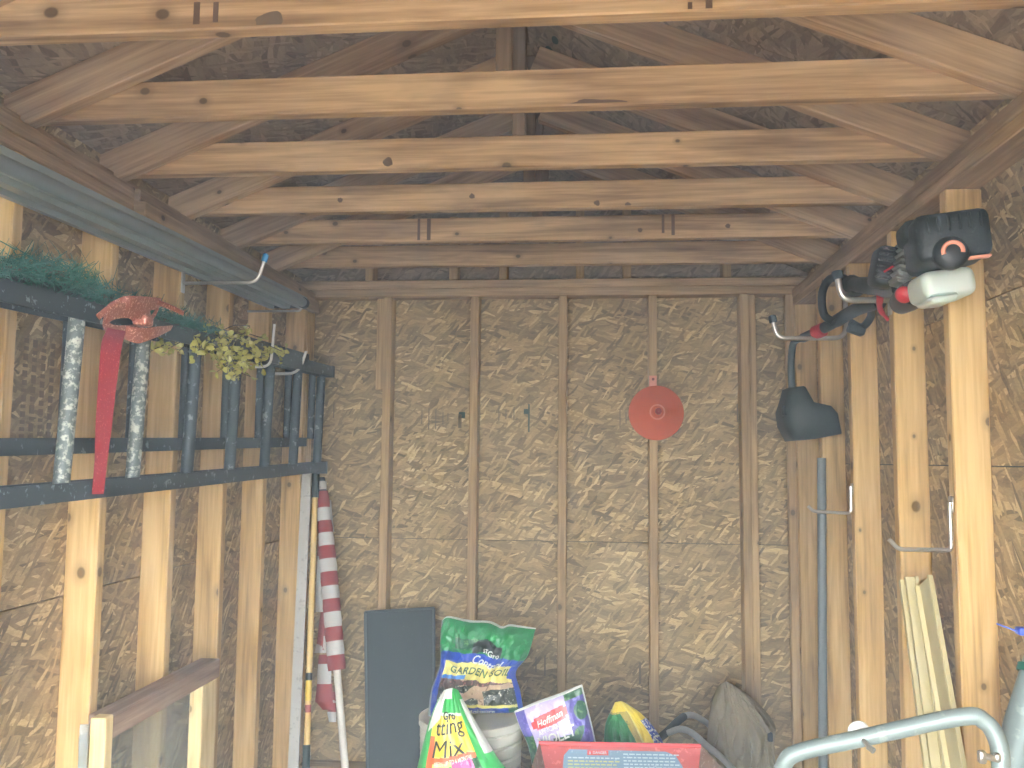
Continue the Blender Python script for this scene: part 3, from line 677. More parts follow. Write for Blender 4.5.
# ---------------------------------------------------------------- bags (a Coons patch puffed up, art in face materials)
def resample(pts, n):
    p = bez(pts, 10) if len(pts) > 2 else [Vector(q) for q in pts]
    L = [0.]
    for q0, q1 in zip(p, p[1:]): L.append(L[-1]+(q1-q0).length)
    out = []; j = 0
    for i in range(n+1):
        t_ = L[-1]*i/n
        while j < len(L)-2 and L[j+1] < t_: j += 1
        k = (t_-L[j])/max(1e-9, L[j+1]-L[j]); out.append(p[j].lerp(p[j+1], min(1, max(0, k))))
    return out
class Bag:
    def __init__(s, bottom, top, left, right, T, seed, wr=.008, back=.8, ns=170, nt=170, fl=.55):
        s.ns, s.nt = ns, nt; s.b, s.t = resample(bottom, ns), resample(top, ns); s.l, s.r = resample(left, nt), resample(right, nt)
        s.T, s.seed, s.wr, s.back, s.fl = T, seed, wr, back, fl
    def pos(s, u, v):
        def pick(a, t_): k = min(len(a)-2, max(0, int(t_*(len(a)-1)))); return a[k].lerp(a[k+1], t_*(len(a)-1)-k)
        B_, T_, L_, R_ = pick(s.b, u), pick(s.t, u), pick(s.l, v), pick(s.r, v)
        c = B_*(1-v)+T_*v+L_*(1-u)+R_*u-(s.b[0]*(1-u)*(1-v)+s.b[-1]*u*(1-v)+s.t[0]*(1-u)*v+s.t[-1]*u*v)
        return c
    def h(s, u, v):
        e = (max(0, 4*u*(1-u))**s.fl)*(max(0, 4*v*(1-v))**(s.fl*.8))
        n1 = noise.noise(Vector((u*3.1+s.seed, v*3.7, s.seed)))*1.4+abs(noise.noise(Vector((u*7+v*3, v*5-u*4, s.seed*2))))*1.6-.5*abs(noise.noise(Vector((u*16, v*13, s.seed+5))))
        ed = min(1, 14*min(u, 1-u))*min(1, 14*min(v, 1-v))
        return s.T*e+s.wr*n1*(.25+.75*ed)
    def front(s, u, v, off=0): return s.pos(u, v)+Vector((0, -s.h(u, v)-off, 0))
    def build(s, name, art, mats, parent):
        ns, nt = s.ns, s.nt; mb = Rel(); names = []
        vs = [s.front(i/ns, j/nt) for j in range(nt+1) for i in range(ns+1)]
        fs = []; mi = []
        for j in range(nt):
            for i in range(ns):
                fs.append((j*(ns+1)+i, j*(ns+1)+i+1, (j+1)*(ns+1)+i+1, (j+1)*(ns+1)+i))
                n_ = art((i+.5)/ns, (j+.5)/nt)
                if n_ not in names: names.append(n_)
                mi.append(names.index(n_))
        mb.add(vs, fs, mi, True)
        m_ = 24; bv = []
        for j in range(m_+1):
            for i in range(m_+1):
                u, v = i/m_, j/m_; e = (max(0, 4*u*(1-u))**.5)*(max(0, 4*v*(1-v))**.4); bv.append(s.pos(u, v)+Vector((0, s.T*s.back*e+(0 if e > 0 else -s.h(u, v)), 0)))
        mb.add(bv, [(j*(m_+1)+i, (j+1)*(m_+1)+i, (j+1)*(m_+1)+i+1, j*(m_+1)+i+1) for j in range(m_) for i in range(m_)], 0, True)
        return mb.build(name, [M[n_] for n_ in names], parent, fixn=False)
    def text(s, body, u0, v0, du, dv, mat, parent, shear=0., off=.007, curve=0., slope=0., name='lettering', bold=.0):
        """body fills the box u0..u0+du, v0..v0+dv of the bag face"""
        cu = bpy.data.curves.new('t', 'FONT'); cu.body = body; cu.shear = shear; cu.offset = bold; cu.resolution_u = 3
        ob = bpy.data.objects.new('t', cu); C.objects.link(ob); dg = bpy.context.evaluated_depsgraph_get()
        me = bpy.data.meshes.new_from_object(ob.evaluated_get(dg)); bpy.data.objects.remove(ob); bpy.data.curves.remove(cu)
        xs = [v.co.x for v in me.vertices]; ys = [v.co.y for v in me.vertices]; x0, x1, yy0, yy1 = min(xs), max(xs), min(ys), max(ys)
        mb = Rel(); vs = []
        for v in me.vertices:
            a_ = (v.co.x-x0)/(x1-x0); b_ = (v.co.y-yy0)/(yy1-yy0)
            u = u0+du*a_; w = v0+dv*b_+slope*a_+curve*4*a_*(1-a_)
            vs.append(s.front(min(.999, max(.001, u)), min(.999, max(.001, w)), off))
        mb.add(vs, [tuple(p.vertices) for p in me.polygons], 0); bpy.data.meshes.remove(me)
        return mb.build(name, M[mat], parent, fixn=False)
def pxs(Y, *pts): return [P(x, y, Y) for x, y in pts]

# white ribbed bin that carries the soil bag
BY = -.88
bx0, bx1 = P(421, 713, BY), P(522, 713, BY); bc = (bx0.x+bx1.x)/2; br_ = (bx1.x-bx0.x)/2; bz = bx0.z
bn = thing('ribbed_bin', 'white ribbed plastic bin standing under the garden soil bag', 'bin', (bc, BY, FZ))
prof = [(.02, FZ), (br_*.93, FZ)]; z = FZ; k = 0
while z < bz-.045:
    r_ = br_*(.93+.06*(z-FZ)/(bz-FZ)); prof += [(r_-.006, z+.001), (r_+.003, z+.006), (r_+.003, z+.037), (r_-.006, z+.042)]; z += .044
prof += [(br_*.985, bz-.03), (br_+.004, bz-.025), (br_+.004, bz-.002), (br_-.004, bz), (br_-.012, bz-.003), (.02, bz-.006)]
mb = Rel(); mb.lathe(prof, Matrix.Translation((bc, BY, 0)), 64, smooth=False); mb.build('body', M['bin'], bn)

# big garden soil bag
SY = -.90
gs = thing('soil_bag', 'large green and blue GARDEN SOIL bag sitting on the white bin', 'bag of soil', (bc, SY, bz))
bag = Bag(pxs(SY, (428,716),(470,713),(520,712)), pxs(SY, (442,620),(449,616),(470,620),(490,621),(502,626),(512,624),(536,628)),
          pxs(SY, (428,716),(431,690),(440,664),(440,640),(442,620)), pxs(SY, (524,712),(520,690),(516,672),(528,655),(536,628)), .080, 3.1, .019)
def art(u, v):
    if v > .99 or u < .012: return 'b_white' if v > .93 else 'b_grey'
    tb = .655+.05*math.sin(u*3)-.06*u
    if v > tb+.02:
        if u > .4 and u < .72 and abs(v-(tb+.06)-.05*math.sin((u-.4)/.32*PI)) < .06: return 'b_black'
        if u > .2 and u < .46 and v > tb+.05 and v < tb+.16: return 'b_dkgreen'
        return 'b_green'
    if u < .10+.0*v: return 'b_blue' if u > .03 else 'b_grey'
    if u > .95: return 'b_blue'
    if v > tb-.11+.05*u-.02: 
        return 'b_blue' if (v > tb-.065-.01*math.sin(u*PI) or u > .9) else 'b_pyellow'
    if v > tb-.22: return 'b_pyellow' if u < .9 else 'b_blue'
    if v > tb-.26: return 'b_sky' if u < .4 else 'b_pyellow'
    if v < .075+.02*math.sin(u*PI) and u > .25: return 'b_blue' if u < .86 else 'b_dkgreen'
    if v < .11+.02*math.sin(u*PI) and u > .22: return 'b_pyellow'
    n_ = noise.noise(Vector((u*5, v*6, 2.2)))
    if u > .62 and v < .30: return 'b_plants'
    if v > .36 and (n_ > -.12): return 'b_soil'
    if u < .3: return 'b_soil' if n_ > -.1 else 'b_plants'
    return 'b_hands' if n_ < .28 else 'b_plants'
gs_film = bag.build('film', art, None, gs)
bag.text('GARDEN SOIL', .19, .485, .73, .085, 'b_dkgreen', gs_film, slope=-.045, bold=.015)
bag.text('Control', .42, .602, .36, .085, 'b_white', gs_film, shear=.3, slope=-.05, bold=.015)
bag.text('Moisture', .42, .022, .3, .055, 'b_white', gs_film, shear=.25, bold=.01)
bag.text('Gro', .57, .695, .13, .06, 'b_white', gs_film, slope=-.02, bold=.02)
bag.text('ST', .62-.1, .72, .05, .04, 'b_white', gs_film, bold=.02)

# potting mix bag, foremost
PY = -1.22
pm = thing('potting_mix_bag', 'yellow and green potting mix bag standing in front of white bin', 'bag of potting mix', (bc-.02, PY, FZ))
pb = P(462, 800, PY)
def pf(px, py): 
    q = P(px, py, PY); return q
zb_ = FZ+.005
bl_, br2 = pf(414, 792), pf(520, 792)
bot = [Vector((bl_.x-.02, PY, zb_)), Vector((br2.x+.03, PY, zb_))]
bag = Bag(bot, pxs(PY, (444,690),(452,688),(458,690)), [bot[0], pf(412,800), pf(424,740), pf(434,708), pf(444,690)], [bot[1], pf(522,800), pf(496,755), pf(470,712), pf(458,690)], .075, 7.7, .008, ns=110, nt=150)
zt_ = pf(450,689).z
def tv(py): return (pf(450, py).z-zb_)/(zt_-zb_)
v768, v745, v735, v720, v712, v700 = [tv(q) for q in (768, 752, 735, 722, 714, 702)]
def art(u, v):
    if v > v700+.02: return 'b_white' if u < .62 else 'b_lime'
    if u > .90: return 'b_white' if v > v745 else 'b_lime'
    if u > .80: return 'b_lime'
    if u < .05: return 'b_lime'
    if v > v712 : return 'b_lime' if (u > .3 and v > v712+.01*1) else 'b_white'
    if u < .28 and v > v735+.03+.3*(u-.1): return 'b_white'
    if u < .13: return 'b_lime'
    if u < .21 and v < v735: return 'b_orange'
    band = tv(762)+.055*(u-.2)
    if v > band+.032: return 'b_yellow'
    if v > band: return 'b_orange' if v < band+.026 else 'b_pyellow'
    if u > .45: return 'b_pink' if u < .72 else 'b_dkgreen'
    return 'b_pyellow' if v > band-.02 else 'b_lime'
pm_film = bag.build('film', art, None, pm)
bag.text('tting', .22, tv(738), .56, tv(719)-tv(738), 'b_black', pm_film, bold=.006, slope=.022, shear=.12)
bag.text('Mix', .20, tv(755), .48, tv(739)-tv(755), 'b_black', pm_film, bold=.0, slope=.022, shear=.12)
bag.text('FEEDS UP TO 6 MONTHS', .24, tv(765)+.006, .5, .02, 'b_white', pm_film, slope=.035, bold=.01)
bag.text('Gro', .36, tv(717), .3, tv(709)-tv(717), 'b_black', pm_film, bold=.03)

# ---------------------------------------------------------------- red chipper with its hopper, deck and handle bar
HY = -1.12
ch = thing('garden_shredder', 'red metal hopper with blue DANGER label and bent handle tubes', 'shredder', (.29, HY, FZ))
tl, tr_, ml, mr_ = P(539,743,HY), P(701,746,HY), P(556,775,HY-.12), P(694,775,HY-.12)
blo, bro = Vector((tl.x+.075, HY-.20, .44)), Vector((tr_.x-.055, HY-.20, .44))
def sheet(name, pts, mat, th=.003, lip=None):
    mb = Rel(); p = [Vector(q) for q in pts]; n_ = (p[1]-p[0]).cross(p[2]-p[0]).normalized()*th; k = len(p)
    mb.add(p+[q+n_ for q in p], [tuple(range(k)), tuple(reversed(range(k, 2*k)))]+[(i, (i+1)%k, (i+1)%k+k, i+k) for i in range(k)]); return mb.build(name, mat, ch)
hop = sheet('hopper_back', [tl, tr_, bro, blo], M['hopper_red'])
mb = Rel(); mb.tube([tl, tr_], .007, 8); mb.build('hopper_lip', M['label_red'], ch)
lf1 = P(524, 790, HY-.34); rf1 = P(746, 792, HY-.34)
sheet('hopper_side', [tl, lf1, Vector((blo.x+.01, HY-.36, .42)), blo], M['dusty'])
sheet('hopper_side', [tr_, rf1, Vector((bro.x-.01, HY-.36, .42)), bro], M['dusty'])
sheet('hopper_front', [lf1, rf1, Vector((bro.x-.01, HY-.36, .42)), Vector((blo.x+.01, HY-.36, .42))], M['hopper_red'])
# label on the hopper back
ux = (tr_-tl).normalized(); dn = ((blo+bro)/2-(tl+tr_)/2).normalized(); nl = ux.cross(dn).normalized(); nl = nl if nl.y < 0 else -nl
W_ = (tr_-tl).length
def LB(u, v, o_=.0012): return tl+ux*(W_*u)+dn*v+nl*(o_+.003)
mb = Rel(); pts = [(.155,.25),(.145,.10),(.155,.04),(.19,.020),(.78,.022),(.84,.035),(.875,.07),(.875,.25)]
n_ = len(pts); mb.add([LB(u, v) for u, v in pts], [tuple(range(n_))]); lab = mb.build('warning_label', M['label_blue'], ch, fixn=False)
def lab_text(body, u0, v0, du, dv, mat):
    cu = bpy.data.curves.new('t', 'FONT'); cu.body = body; cu.offset = .02
    ob = bpy.data.objects.new('t', cu); C.objects.link(ob); dg = bpy.context.evaluated_depsgraph_get(); me = bpy.data.meshes.new_from_object(ob.evaluated_get(dg)); bpy.data.objects.remove(ob)
    xs = [v.co.x for v in me.vertices]; ys = [v.co.y for v in me.vertices]; mb = Rel()
    mb.add([LB(u0+du*(v.co.x-min(xs))/(max(xs)-min(xs)), v0+dv*(1-(v.co.y-min(ys))/(max(ys)-min(ys))), .003) for v in me.vertices], [tuple(p.vertices) for p in me.polygons]); return mb.build('lettering', M[mat], lab, fixn=False)
mb = Rel(); mb.add([LB(u, v, .002) for u, v in ((.30,.022),(.43,.022),(.43,.038),(.30,.038))], [(0,1,2,3)]); mb.build('danger_panel', M['label_red'], lab, fixn=False)
lab_text('DANGER', .335, .0255, .085, .009, 'label_white')
mb = Rel(); mb.add([LB(u, v, .003) for u, v in ((.311,.035),(.317,.025),(.323,.035))], [(0,1,2)]); mb.build('warning_triangle', M['label_white'], lab, fixn=False)
mw, my = Rel(), Rel()
for r_ in range(8):
    v = .045+.0105*r_; u = .18
    while u < .48:
        w_ = random.uniform(.012,.035); (my if r_ in (1,2,3) else mw).add([LB(q[0], q[1], .002) for q in ((u,v),(u+w_,v),(u+w_,v+.004),(u,v+.004))], [(0,1,2,3)]); u += w_+.008
    u = .52
    while u < .83:
        w_ = random.uniform(.012,.035); mw.add([LB(q[0], q[1], .002) for q in ((u,v-.014),(u+w_,v-.014),(u+w_,v-.010),(u,v-.010))], [(0,1,2,3)]); u += w_+.008
mw.build('small_print', M['label_white'], lab, fixn=False); my.build('small_print', M['label_yellow'], lab, fixn=False)
# body under the hopper
mb = Rel(); mb.rbox((tl.x+.0, HY-.02, .34), (tr_.x+.0, HY+.52, .42), .02); mb.build('engine_deck', M['deck_red'], ch)
mb = Rel(); mb.rbox((blo.x-.01, HY-.38, .30), (bro.x+.01, HY-.0, .425), .02); mb.build('chute', M['deck_red'], ch)
for x in (tl.x-.03, tr_.x+.03):
    mb = Rel(); mb.lathe([(.02,-.03),(.09,-.032),(.125,-.022),(.13,0),(.125,.022),(.09,.032),(.02,.03)], Matrix.Translation((x, HY+.3, FZ+.13)) @ Matrix.Rotation(PI/2, 4, 'Y'), 28); mb.build('wheel', M['tyre'], ch)
mb = Rel(); mb.tube([(tl.x-.05, HY+.3, FZ+.13), (tr_.x+.05, HY+.3, FZ+.13)], .012, 10); mb.build('axle', M['bar_grey'], ch)
for x in (blo.x+.03, bro.x-.03): rb('leg', (x-.015, HY-.30, FZ), (x+.015, HY-.27, .32), M['deck_red'], ch)
# handle bar: foam-covered near bend and two bright tubes
hb = bez([P(738,775,-.86), P(722,758,-.82), P(706,745,-.78), P(692,733,-.74), P(680,729,-.70), P(668,733,-.68)], 8)
mb = Rel(); mb.tube(hb, .0115, 14); mb.build('handle_tube', M['bar_grey'], ch)
hb = bez([P(676,723,-.62), P(683,717,-.58), P(691,715,-.52), P(701,719,-.44), P(711,727,-.38), P(722,742,-.34)], 8)
mb = Rel(); mb.tube(hb, .0115, 14); mb.build('handle_tube', M['bar_grey'], ch)
hb = bez([P(640,758,-.72), P(655,742,-.70), P(667,732,-.67), P(677,722,-.62), P(684,716.5,-.575)], 8)
mb = Rel(); mb.tube(hb, .0145, 14); mb.build('foam_grip', M['bar_black'], ch)
mb = Rel(); mb.tube(bez([P(640,758,-.72), P(634,790,-.75), Vector((.36, -.78, .40))], 6), .0125, 12); mb.build('handle_tube', M['bar_black'], ch)

# African violet bag behind the hopper
VY = -.99
vb = thing('violet_mix_bag', 'lilac African violet mix bag tilted behind the red hopper', 'bag of potting mix', (.15, VY, .42))
q0, q1 = P(538,800,VY), P(608,782,VY); q0.z = q1.z = .425
bag = Bag([q0, q1], pxs(VY, (514,711),(535,702),(560,693),(582,684)), [q0, P(529,750,VY), P(520,728,VY), P(514,711,VY)], [q1, P(596,742,VY), P(589,712,VY), P(582,684,VY)], .05, 11.3, .007)
def art(u, v):
    if u < .012 or u > .985 or v > .985: return 'b_white'
    n_ = noise.noise(Vector((u*5, v*7, 9)))
    if u < .15: return 'b_violet' if v > .72 else 'b_dkgreen'
    if u > .72: return 'b_dkgreen' if (n_ > .12 or v > .93) else 'b_violet'
    if u > .58 and v < .6: return 'b_dkgreen' if n_ > -.1 else 'b_violet'
    if u > .42 and v < .66 and v < .3+u: return 'b_dkgreen'
    du, dv = (u-.46), (v-.80)
    a_, b_ = du, (v-.835)-.10*du
    if abs(a_) < .27 and abs(b_) < .058*(1 if abs(a_) < .22 else .6): return 'b_red'
    return 'b_lilac'
vb_film = bag.build('film', art, None, vb)
bag.text('Hoffman', .27, .785, .38, .06, 'b_white', vb_film, shear=.2, slope=.045, bold=.012)
bag.text('AFRICAN', .24, .70, .33, .045, 'b_white', vb_film, slope=.03, bold=.008, curve=.02)
bag.text('VIOLET', .20, .60, .56, .095, 'b_white', vb_film, slope=.05, bold=.018)
bag.text('MIX', .38, .545, .17, .045, 'b_white', vb_film, slope=.015, bold=.01)

# green and yellow bag
GY = -.80
gb = thing('yellow_green_bag', 'small slumped green and yellow bag left of the handle tubes', 'bag', (.36, GY, .42))
q0, q1 = P(604,800,GY), P(672,800,GY); q0.z = q1.z = .425
bag = Bag([q0, q1], pxs(GY, (615,702),(621,701),(624,702)), [q0, P(604,742,GY), P(606,722,GY), P(615,702,GY)], [q1, P(664,745,GY), P(645,717,GY), P(624,702,GY)], .05, 15.9, .010)
zt2 = P(618,701,GY).z
def art(u, v):
    z_ = .425+(zt2-.425)*v
    if u > .86 and v < .75: return 'b_white' if noise.noise(Vector((u*40, v*40, 1))) > .1 else 'b_blue'
    if u > .70: return 'b_yellow'
    if u > .665: return 'b_pyellow'
    if v > .88: return 'b_yellow' if u < .97 else 'b_pyellow'
    if v < .86-.9*max(0, u-.38) and u < .52+.25*max(0,.7-v): return 'b_green'
    return 'b_olive'
bag.build('film', art, None, gb)

# ---------------------------------------------------------------- canvas cover
CY = -.52
cv = thing('canvas_cover', 'crumpled grey olive canvas cover standing in a peak by back wall', 'canvas cover', (.62, CY, FZ))
q0, q1 = P(712,860,CY), P(786,860,CY); q0.z = q1.z = FZ
bag = Bag([q0, q1], pxs(CY, (718,685),(725,681),(733,684),(742,690)), [q0, P(712,780,CY), P(707,740,CY), P(711,706,CY), P(718,685,CY)], [q1, P(777,790,CY), P(774,745,CY), P(775,726,CY), P(762,707,CY), P(742,690,CY)], .09, 21.4, .065, ns=110, nt=150, fl=.45)
o = bag.build('cloth', lambda u, v: 'canvas', None, cv)
mb = Rel(); mb.tube([bag.front(.35+.55*k/30, .93-.32*(k/30)**1.3, .003) for k in range(31)], .004, 6); mb.build('hem', M['canvas'], cv)
mb = Rel(); q = P(771,737,CY-.03); mb.rbox((q.x-.012, q.y-.01, q.z-.016), (q.x+.006, q.y+.01, q.z+.016), .004); mb.build('toggle', M['tip_dark'], cv)

# ---------------------------------------------------------------- string trimmer on the right wall
st = thing('string_trimmer', 'black petrol string trimmer with white tank hanging on the right wall hooks', 'string trimmer', (.99, -1.9, 2.05))
EM = Matrix.Translation((.985, -1.95, 2.083)) @ Matrix.Rotation(-.10, 4, 'Y') @ Matrix.Rotation(-.12, 4, 'Z')
mb = Rel(); mb.rbox((-.066, -.16, -.060), (.088, -.02, .046), .020, M=EM)
mb.rbox((-.045, -.05, -.056), (.085, .07, .050), .02, M=EM)
mb.rbox((-.074, -.10, .0), (-.01, .0, .053), .018, M=EM)
cov = mb.build('engine_cover', M['black2'], st)
mb = Rel()
for k in range(6): mb.rbox((-.042+.021*k, -.163, .0), (-.036+.021*k, -.158, .036), .002, M=EM, seg=1)
mb.build('cover_vents', M['black'], cov)
# round starter housing with a red arc emblem
SM = EM @ Matrix.Translation((-.002, -.163, -.048)) @ Matrix.Scale(.70, 4) @ Matrix.Rotation(PI/2, 4, 'X')
mb = Rel(); mb.lathe([(.001,.022),(.030,.022),(.046,.014),(.052,.0),(.052,-.02),(.001,-.02)], SM, 32); sh_ = mb.build('starter_housing', M['black'], st)
mb = Rel(); arc = [SM @ Vector((.028*math.cos(t_), .028*math.sin(t_), .0235)) for t_ in [PI*(-.08+1.16*k/20) for k in range(21)]]
mb.tube(arc, .0048, 8); mb.build('arc_emblem', M['orange_pale'], sh_)
mb = Rel(); mb.rbox((.035, -.162, -.066), (.078, -.14, -.060), .002, M=EM, seg=1); mb.build('edge_sticker', M['orange_pale'], cov)
# muffler / air filter pack at the far side
MM = Matrix.Translation(P(886, 266, -1.74))
mb = Rel(); mb.rbox((-.032, -.03, -.055), (.032, .05, .050), .02, M=MM @ Matrix.Rotation(.2, 4, 'Y')); mf_ = mb.build('muffler', M['black'], st)
mb = Rel()
for k in range(6): mb.rbox((-.030, -.036, -.042+.015*k), (.006, -.026, -.035+.015*k), .002, M=MM @ Matrix.Rotation(.2, 4, 'Y'), seg=1)
mb.build('muffler_fins', M['fin'], mf_)
mb = Rel(); q = P(884, 272, -1.78); mb.tube([q, q+Vector((.022,0,.014))], .003, 8); mb.build('red_mark', M['red'], mf_)
CM = Matrix.Translation(P(905, 262, -1.80)) @ Matrix.Rotation(.25, 4, 'Y')
mb = Rel()
for k in range(7): mb.rbox((-.020, -.025, -.052+.016*k), (.024+.004*(k%2), .05, -.044+.016*k), .003, M=CM, seg=1)
mb.rbox((-.014, -.018, -.058), (.016, .045, .058), .005, M=CM)
mb.build('cylinder_fins', M['steel'], st)
# fuel tank
TM = Matrix.Translation(P(944, 286, -1.96)) @ Matrix.Scale(.80, 4)
mb = Rel(); mb.rbox((-.073, -.05, -.040), (.075, .10, .044), .026, M=TM @ Matrix.Rotation(-.14, 4, 'Y'), seg=4)
mb.rbox((-.062, -.052, -.052), (.02, .08, -.02), .018, M=TM @ Matrix.Rotation(-.10, 4, 'Y')); mb.build('fuel_tank', M['tank'], st)
# clutch housing with red end
q = P(910, 294, -1.83); KM = Matrix.Translation(q) @ Matrix.Rotation(.15, 4, 'Z')
mb = Rel(); mb.tube([q+Vector((.0,-.02,0)), q+Vector((.012,.04,.0)), q+Vector((.02,.12,.0))], [.030,.036,.03], 20); cl_ = mb.build('clutch_housing', M['black'], st)
mb = Rel(); mb.lathe([(.001,.008),(.016,.006),(.021,.0),(.021,-.004)], Matrix.Translation(P(904, 295, -1.86)) @ Matrix.Rotation(PI/2+.5, 4, 'X') @ Matrix.Rotation(-.5, 4, 'Y'), 20); mb.build('primer_button', M['red'], cl_)
# throttle grip, shaft, loop handle
g0, g1, g2 = P(903, 287, -1.68), P(880, 287, -1.46), P(850, 284, -1.22)
mb = Rel(); mb.tube(bez([g0, g1, P(862,285,-1.32), g2], 6), [.030]*6+[.026]*6+[.024]*5+[.03, .026], 14); tg_ = mb.build('throttle_grip', M['black'], st)
mb = Rel(); mb.rbox((-.02,-.03,-.022), (.02,.03,.03), .01, M=Matrix.Translation(P(856,289,-1.25))); mb.build('trigger_block', M['black'], tg_)
mb = Rel(); mb.tube(bez([P(880,296,-1.50), P(880,309,-1.46), P(888,320,-1.44)], 6), [.010]*4+[.008]*5+[.005]*4, 10); mb.build('trigger', M['red'], tg_)
lp = bez([P(852,284,-1.20), P(842,278,-1.14), P(830,279,-1.08), P(823,290,-1.05), P(822,305,-1.03), P(825,316,-1.02), P(834,322,-1.04)], 8)
mb = Rel(); mb.tube(lp, .0135, 12); mb.build('loop_handle', M['black'], st)
lp = bez([P(870,304,-1.20), P(871,316,-1.12), P(862,327,-1.05), P(850,322,-1.05)], 8)
mb = Rel(); mb.tube(lp, .0125, 12); mb.rbox((-.028,-.02,-.014), (.028,.02,.014), .008, M=Matrix.Translation(P(856,330,-1.05)) @ Matrix.Rotation(.35, 4, 'Y')); mb.build('handle_clamp', M['black'], st)
sh = bez([P(880,302,-1.30), P(862,307,-1.20), P(848,314,-1.06), P(835,322,-1.0), P(818,331,-.93), P(803,338,-.86)], 8)
mb = Rel(); mb.tube(sh, [.022]*24+[.019]*8+[.017]*9, 14); mb.build('shaft_grip', M['black'], st)
mb = Rel(); sh2 = bez([P(803,338,-.86), P(795,341,-.82), P(792,350,-.80), P(791,370,-.79), P(792,392,-.79)], 8); mb.tube(sh2, .0125, 14); mb.build('curved_shaft', M['guard'], st)
mb = Rel(); q0 = P(823, 329.5, -.955); q1 = P(815, 333, -.925); mb.tube([q0, q1], .0245, 14); mb.build('clamp_band', M['red'], st)
# guard
gy = -.80
fr = [P(x, y, gy) for x, y in ((788,388),(803,386),(812,402),(830,406),(837,414),(841,434),(815,439),(791,441),(783,426),(781,412),(785,400))]
c = sum(fr, Vector())/len(fr); n_ = len(fr); mb = Rel()
rings = [(1.0, .10), (1.0, -.005), (.94, -.035), (.72, -.052), (.35, -.058)]
vs = []
for (s_, dy) in rings: vs += [c+(q-c)*s_+Vector((0, dy, 0)) for q in fr]
fs = [(r_*n_+k, r_*n_+(k+1)%n_, (r_+1)*n_+(k+1)%n_, (r_+1)*n_+k) for r_ in range(len(rings)-1) for k in range(n_)]
fs.append(tuple(range((len(rings)-1)*n_, len(rings)*n_))); mb.add(vs, fs, 0, True); mb.build('guard', M['guard'], st)
mb = Rel(); mb.tube([P(785,407,gy-.02), P(785,416,gy-.03)], .012, 12); mb.build('guard_bolt', M['black'], st)
mb = Rel(); mb.lathe([(.001,.05),(.04,.05),(.05,.03),(.05,-.01),(.001,-.01)], Matrix.Translation(P(800,425,gy+.08)), 24); mb.build('line_spool', M['black'], st)

# ---------------------------------------------------------------- orange funnel
FYc = -.092; fc = P(656, 413, FYc); fr_ = .122
fu = thing('orange_funnel', 'round orange funnel hung mouth first on a back wall stud', 'funnel', fc)
FM = Matrix.Translation(fc) @ Matrix.Rotation(PI/2, 4, 'X')
mb = Rel(); mb.lathe([(fr_-.004,.0),(fr_,.0),(fr_,.012),(fr_-.006,.016),(.030,.078),(.022,.088),(.021,.15),(.016,.15),(.016,.09),(.026,.074),(fr_-.012,.012),(fr_-.004,.0)], FM, 56); co_ = mb.build('cone', M['orange'], fu)
mb = Rel(); mb.lathe([(.0275,.082),(.0335,.080),(.0345,.086),(.0325,.091),(.0275,.090)], FM, 32); mb.build('spout_ring', M['orange_pale'], co_)
mb = Rel(); mb.lathe([(.001,.148),(.014,.148),(.014,.149)], FM, 20); mb.build('spout_shade', M['deck_red'], co_)  # dark red disc, the shade inside the open spout put into its colour
mb = Rel(); q = P(653, 380, FYc-.003); mb.rbox((q.x-.017, -.097, q.z-.05), (q.x+.017, -.092, q.z+.020), .002, seg=2); ht_ = mb.build('hanging_tab', M['orange_pale'], fu)
mb = Rel(); mb.lathe([(.001,.0),(.006,.0),(.006,.008),(.001,.009)], Matrix.Translation((q.x, -.0975, q.z+.003)) @ Matrix.Rotation(PI/2, 4, 'X'), 14); mb.build('nail', M['deck_red'], ht_)

# ---------------------------------------------------------------- beige vinyl strips, right
def strip(name, label, tpx, bpx, X, w, prof, group):
    a = PX(bpx[0], bpx[1], X-.012); b = PX(tpx[0], tpx[1], X)
    a = b+(a-b)*((b.z-FZ)/(b.z-a.z)); d = (b-a).normalized()
    s_ = Vector((0,-1,0)); s_ = (s_-d*s_.dot(d)).normalized(); o_ = s_.cross(d); o_ = o_ if o_.x < 0 else -o_
    h = thing(name, label, 'siding strip', (a.x, a.y, FZ), group)
    mb = Rel(); mb.prism([(x*w, y) for x, y in prof], a, b, s_, o_); mb.build('profile', M['beige'], h, grain=2); return h
strip('vinyl_strip', 'beige vinyl strip with ribbed channels leaning between right wall studs', (912,581), (938,768), 1.078, 1.0, [(-.03,0),(.052,0),(.052,.008),(.045,.008),(.041,.03),(.030,.03),(.026,.010),(.012,.010),(.008,.034),(-.006,.034),(-.010,.012),(-.03,.012)], 'beige vinyl strips')
strip('vinyl_strip', 'flat beige vinyl strip, the one nearest the foremost right wall stud', (925,583), (957,768), 1.068, 1.0, [(-.03,0),(.06,0),(.064,.012),(.058,.014),(.052,.006),(-.018,.008),(-.022,.018),(-.03,.016)], 'beige vinyl strips')

# grey conduit standing against a right wall stud
cdt = thing('grey_conduit', 'straight grey conduit standing upright against a right wall stud', 'pipe', (1.06, -.63, FZ))
a = PX(823, 768, 1.058); b = PX(821.5, 458, 1.066); a = b+(a-b)*((b.z-FZ)/(b.z-a.z))
mb = Rel(); mb.tube([a, b], .0165, 16); mb.build('tube', M['conduit'], cdt)

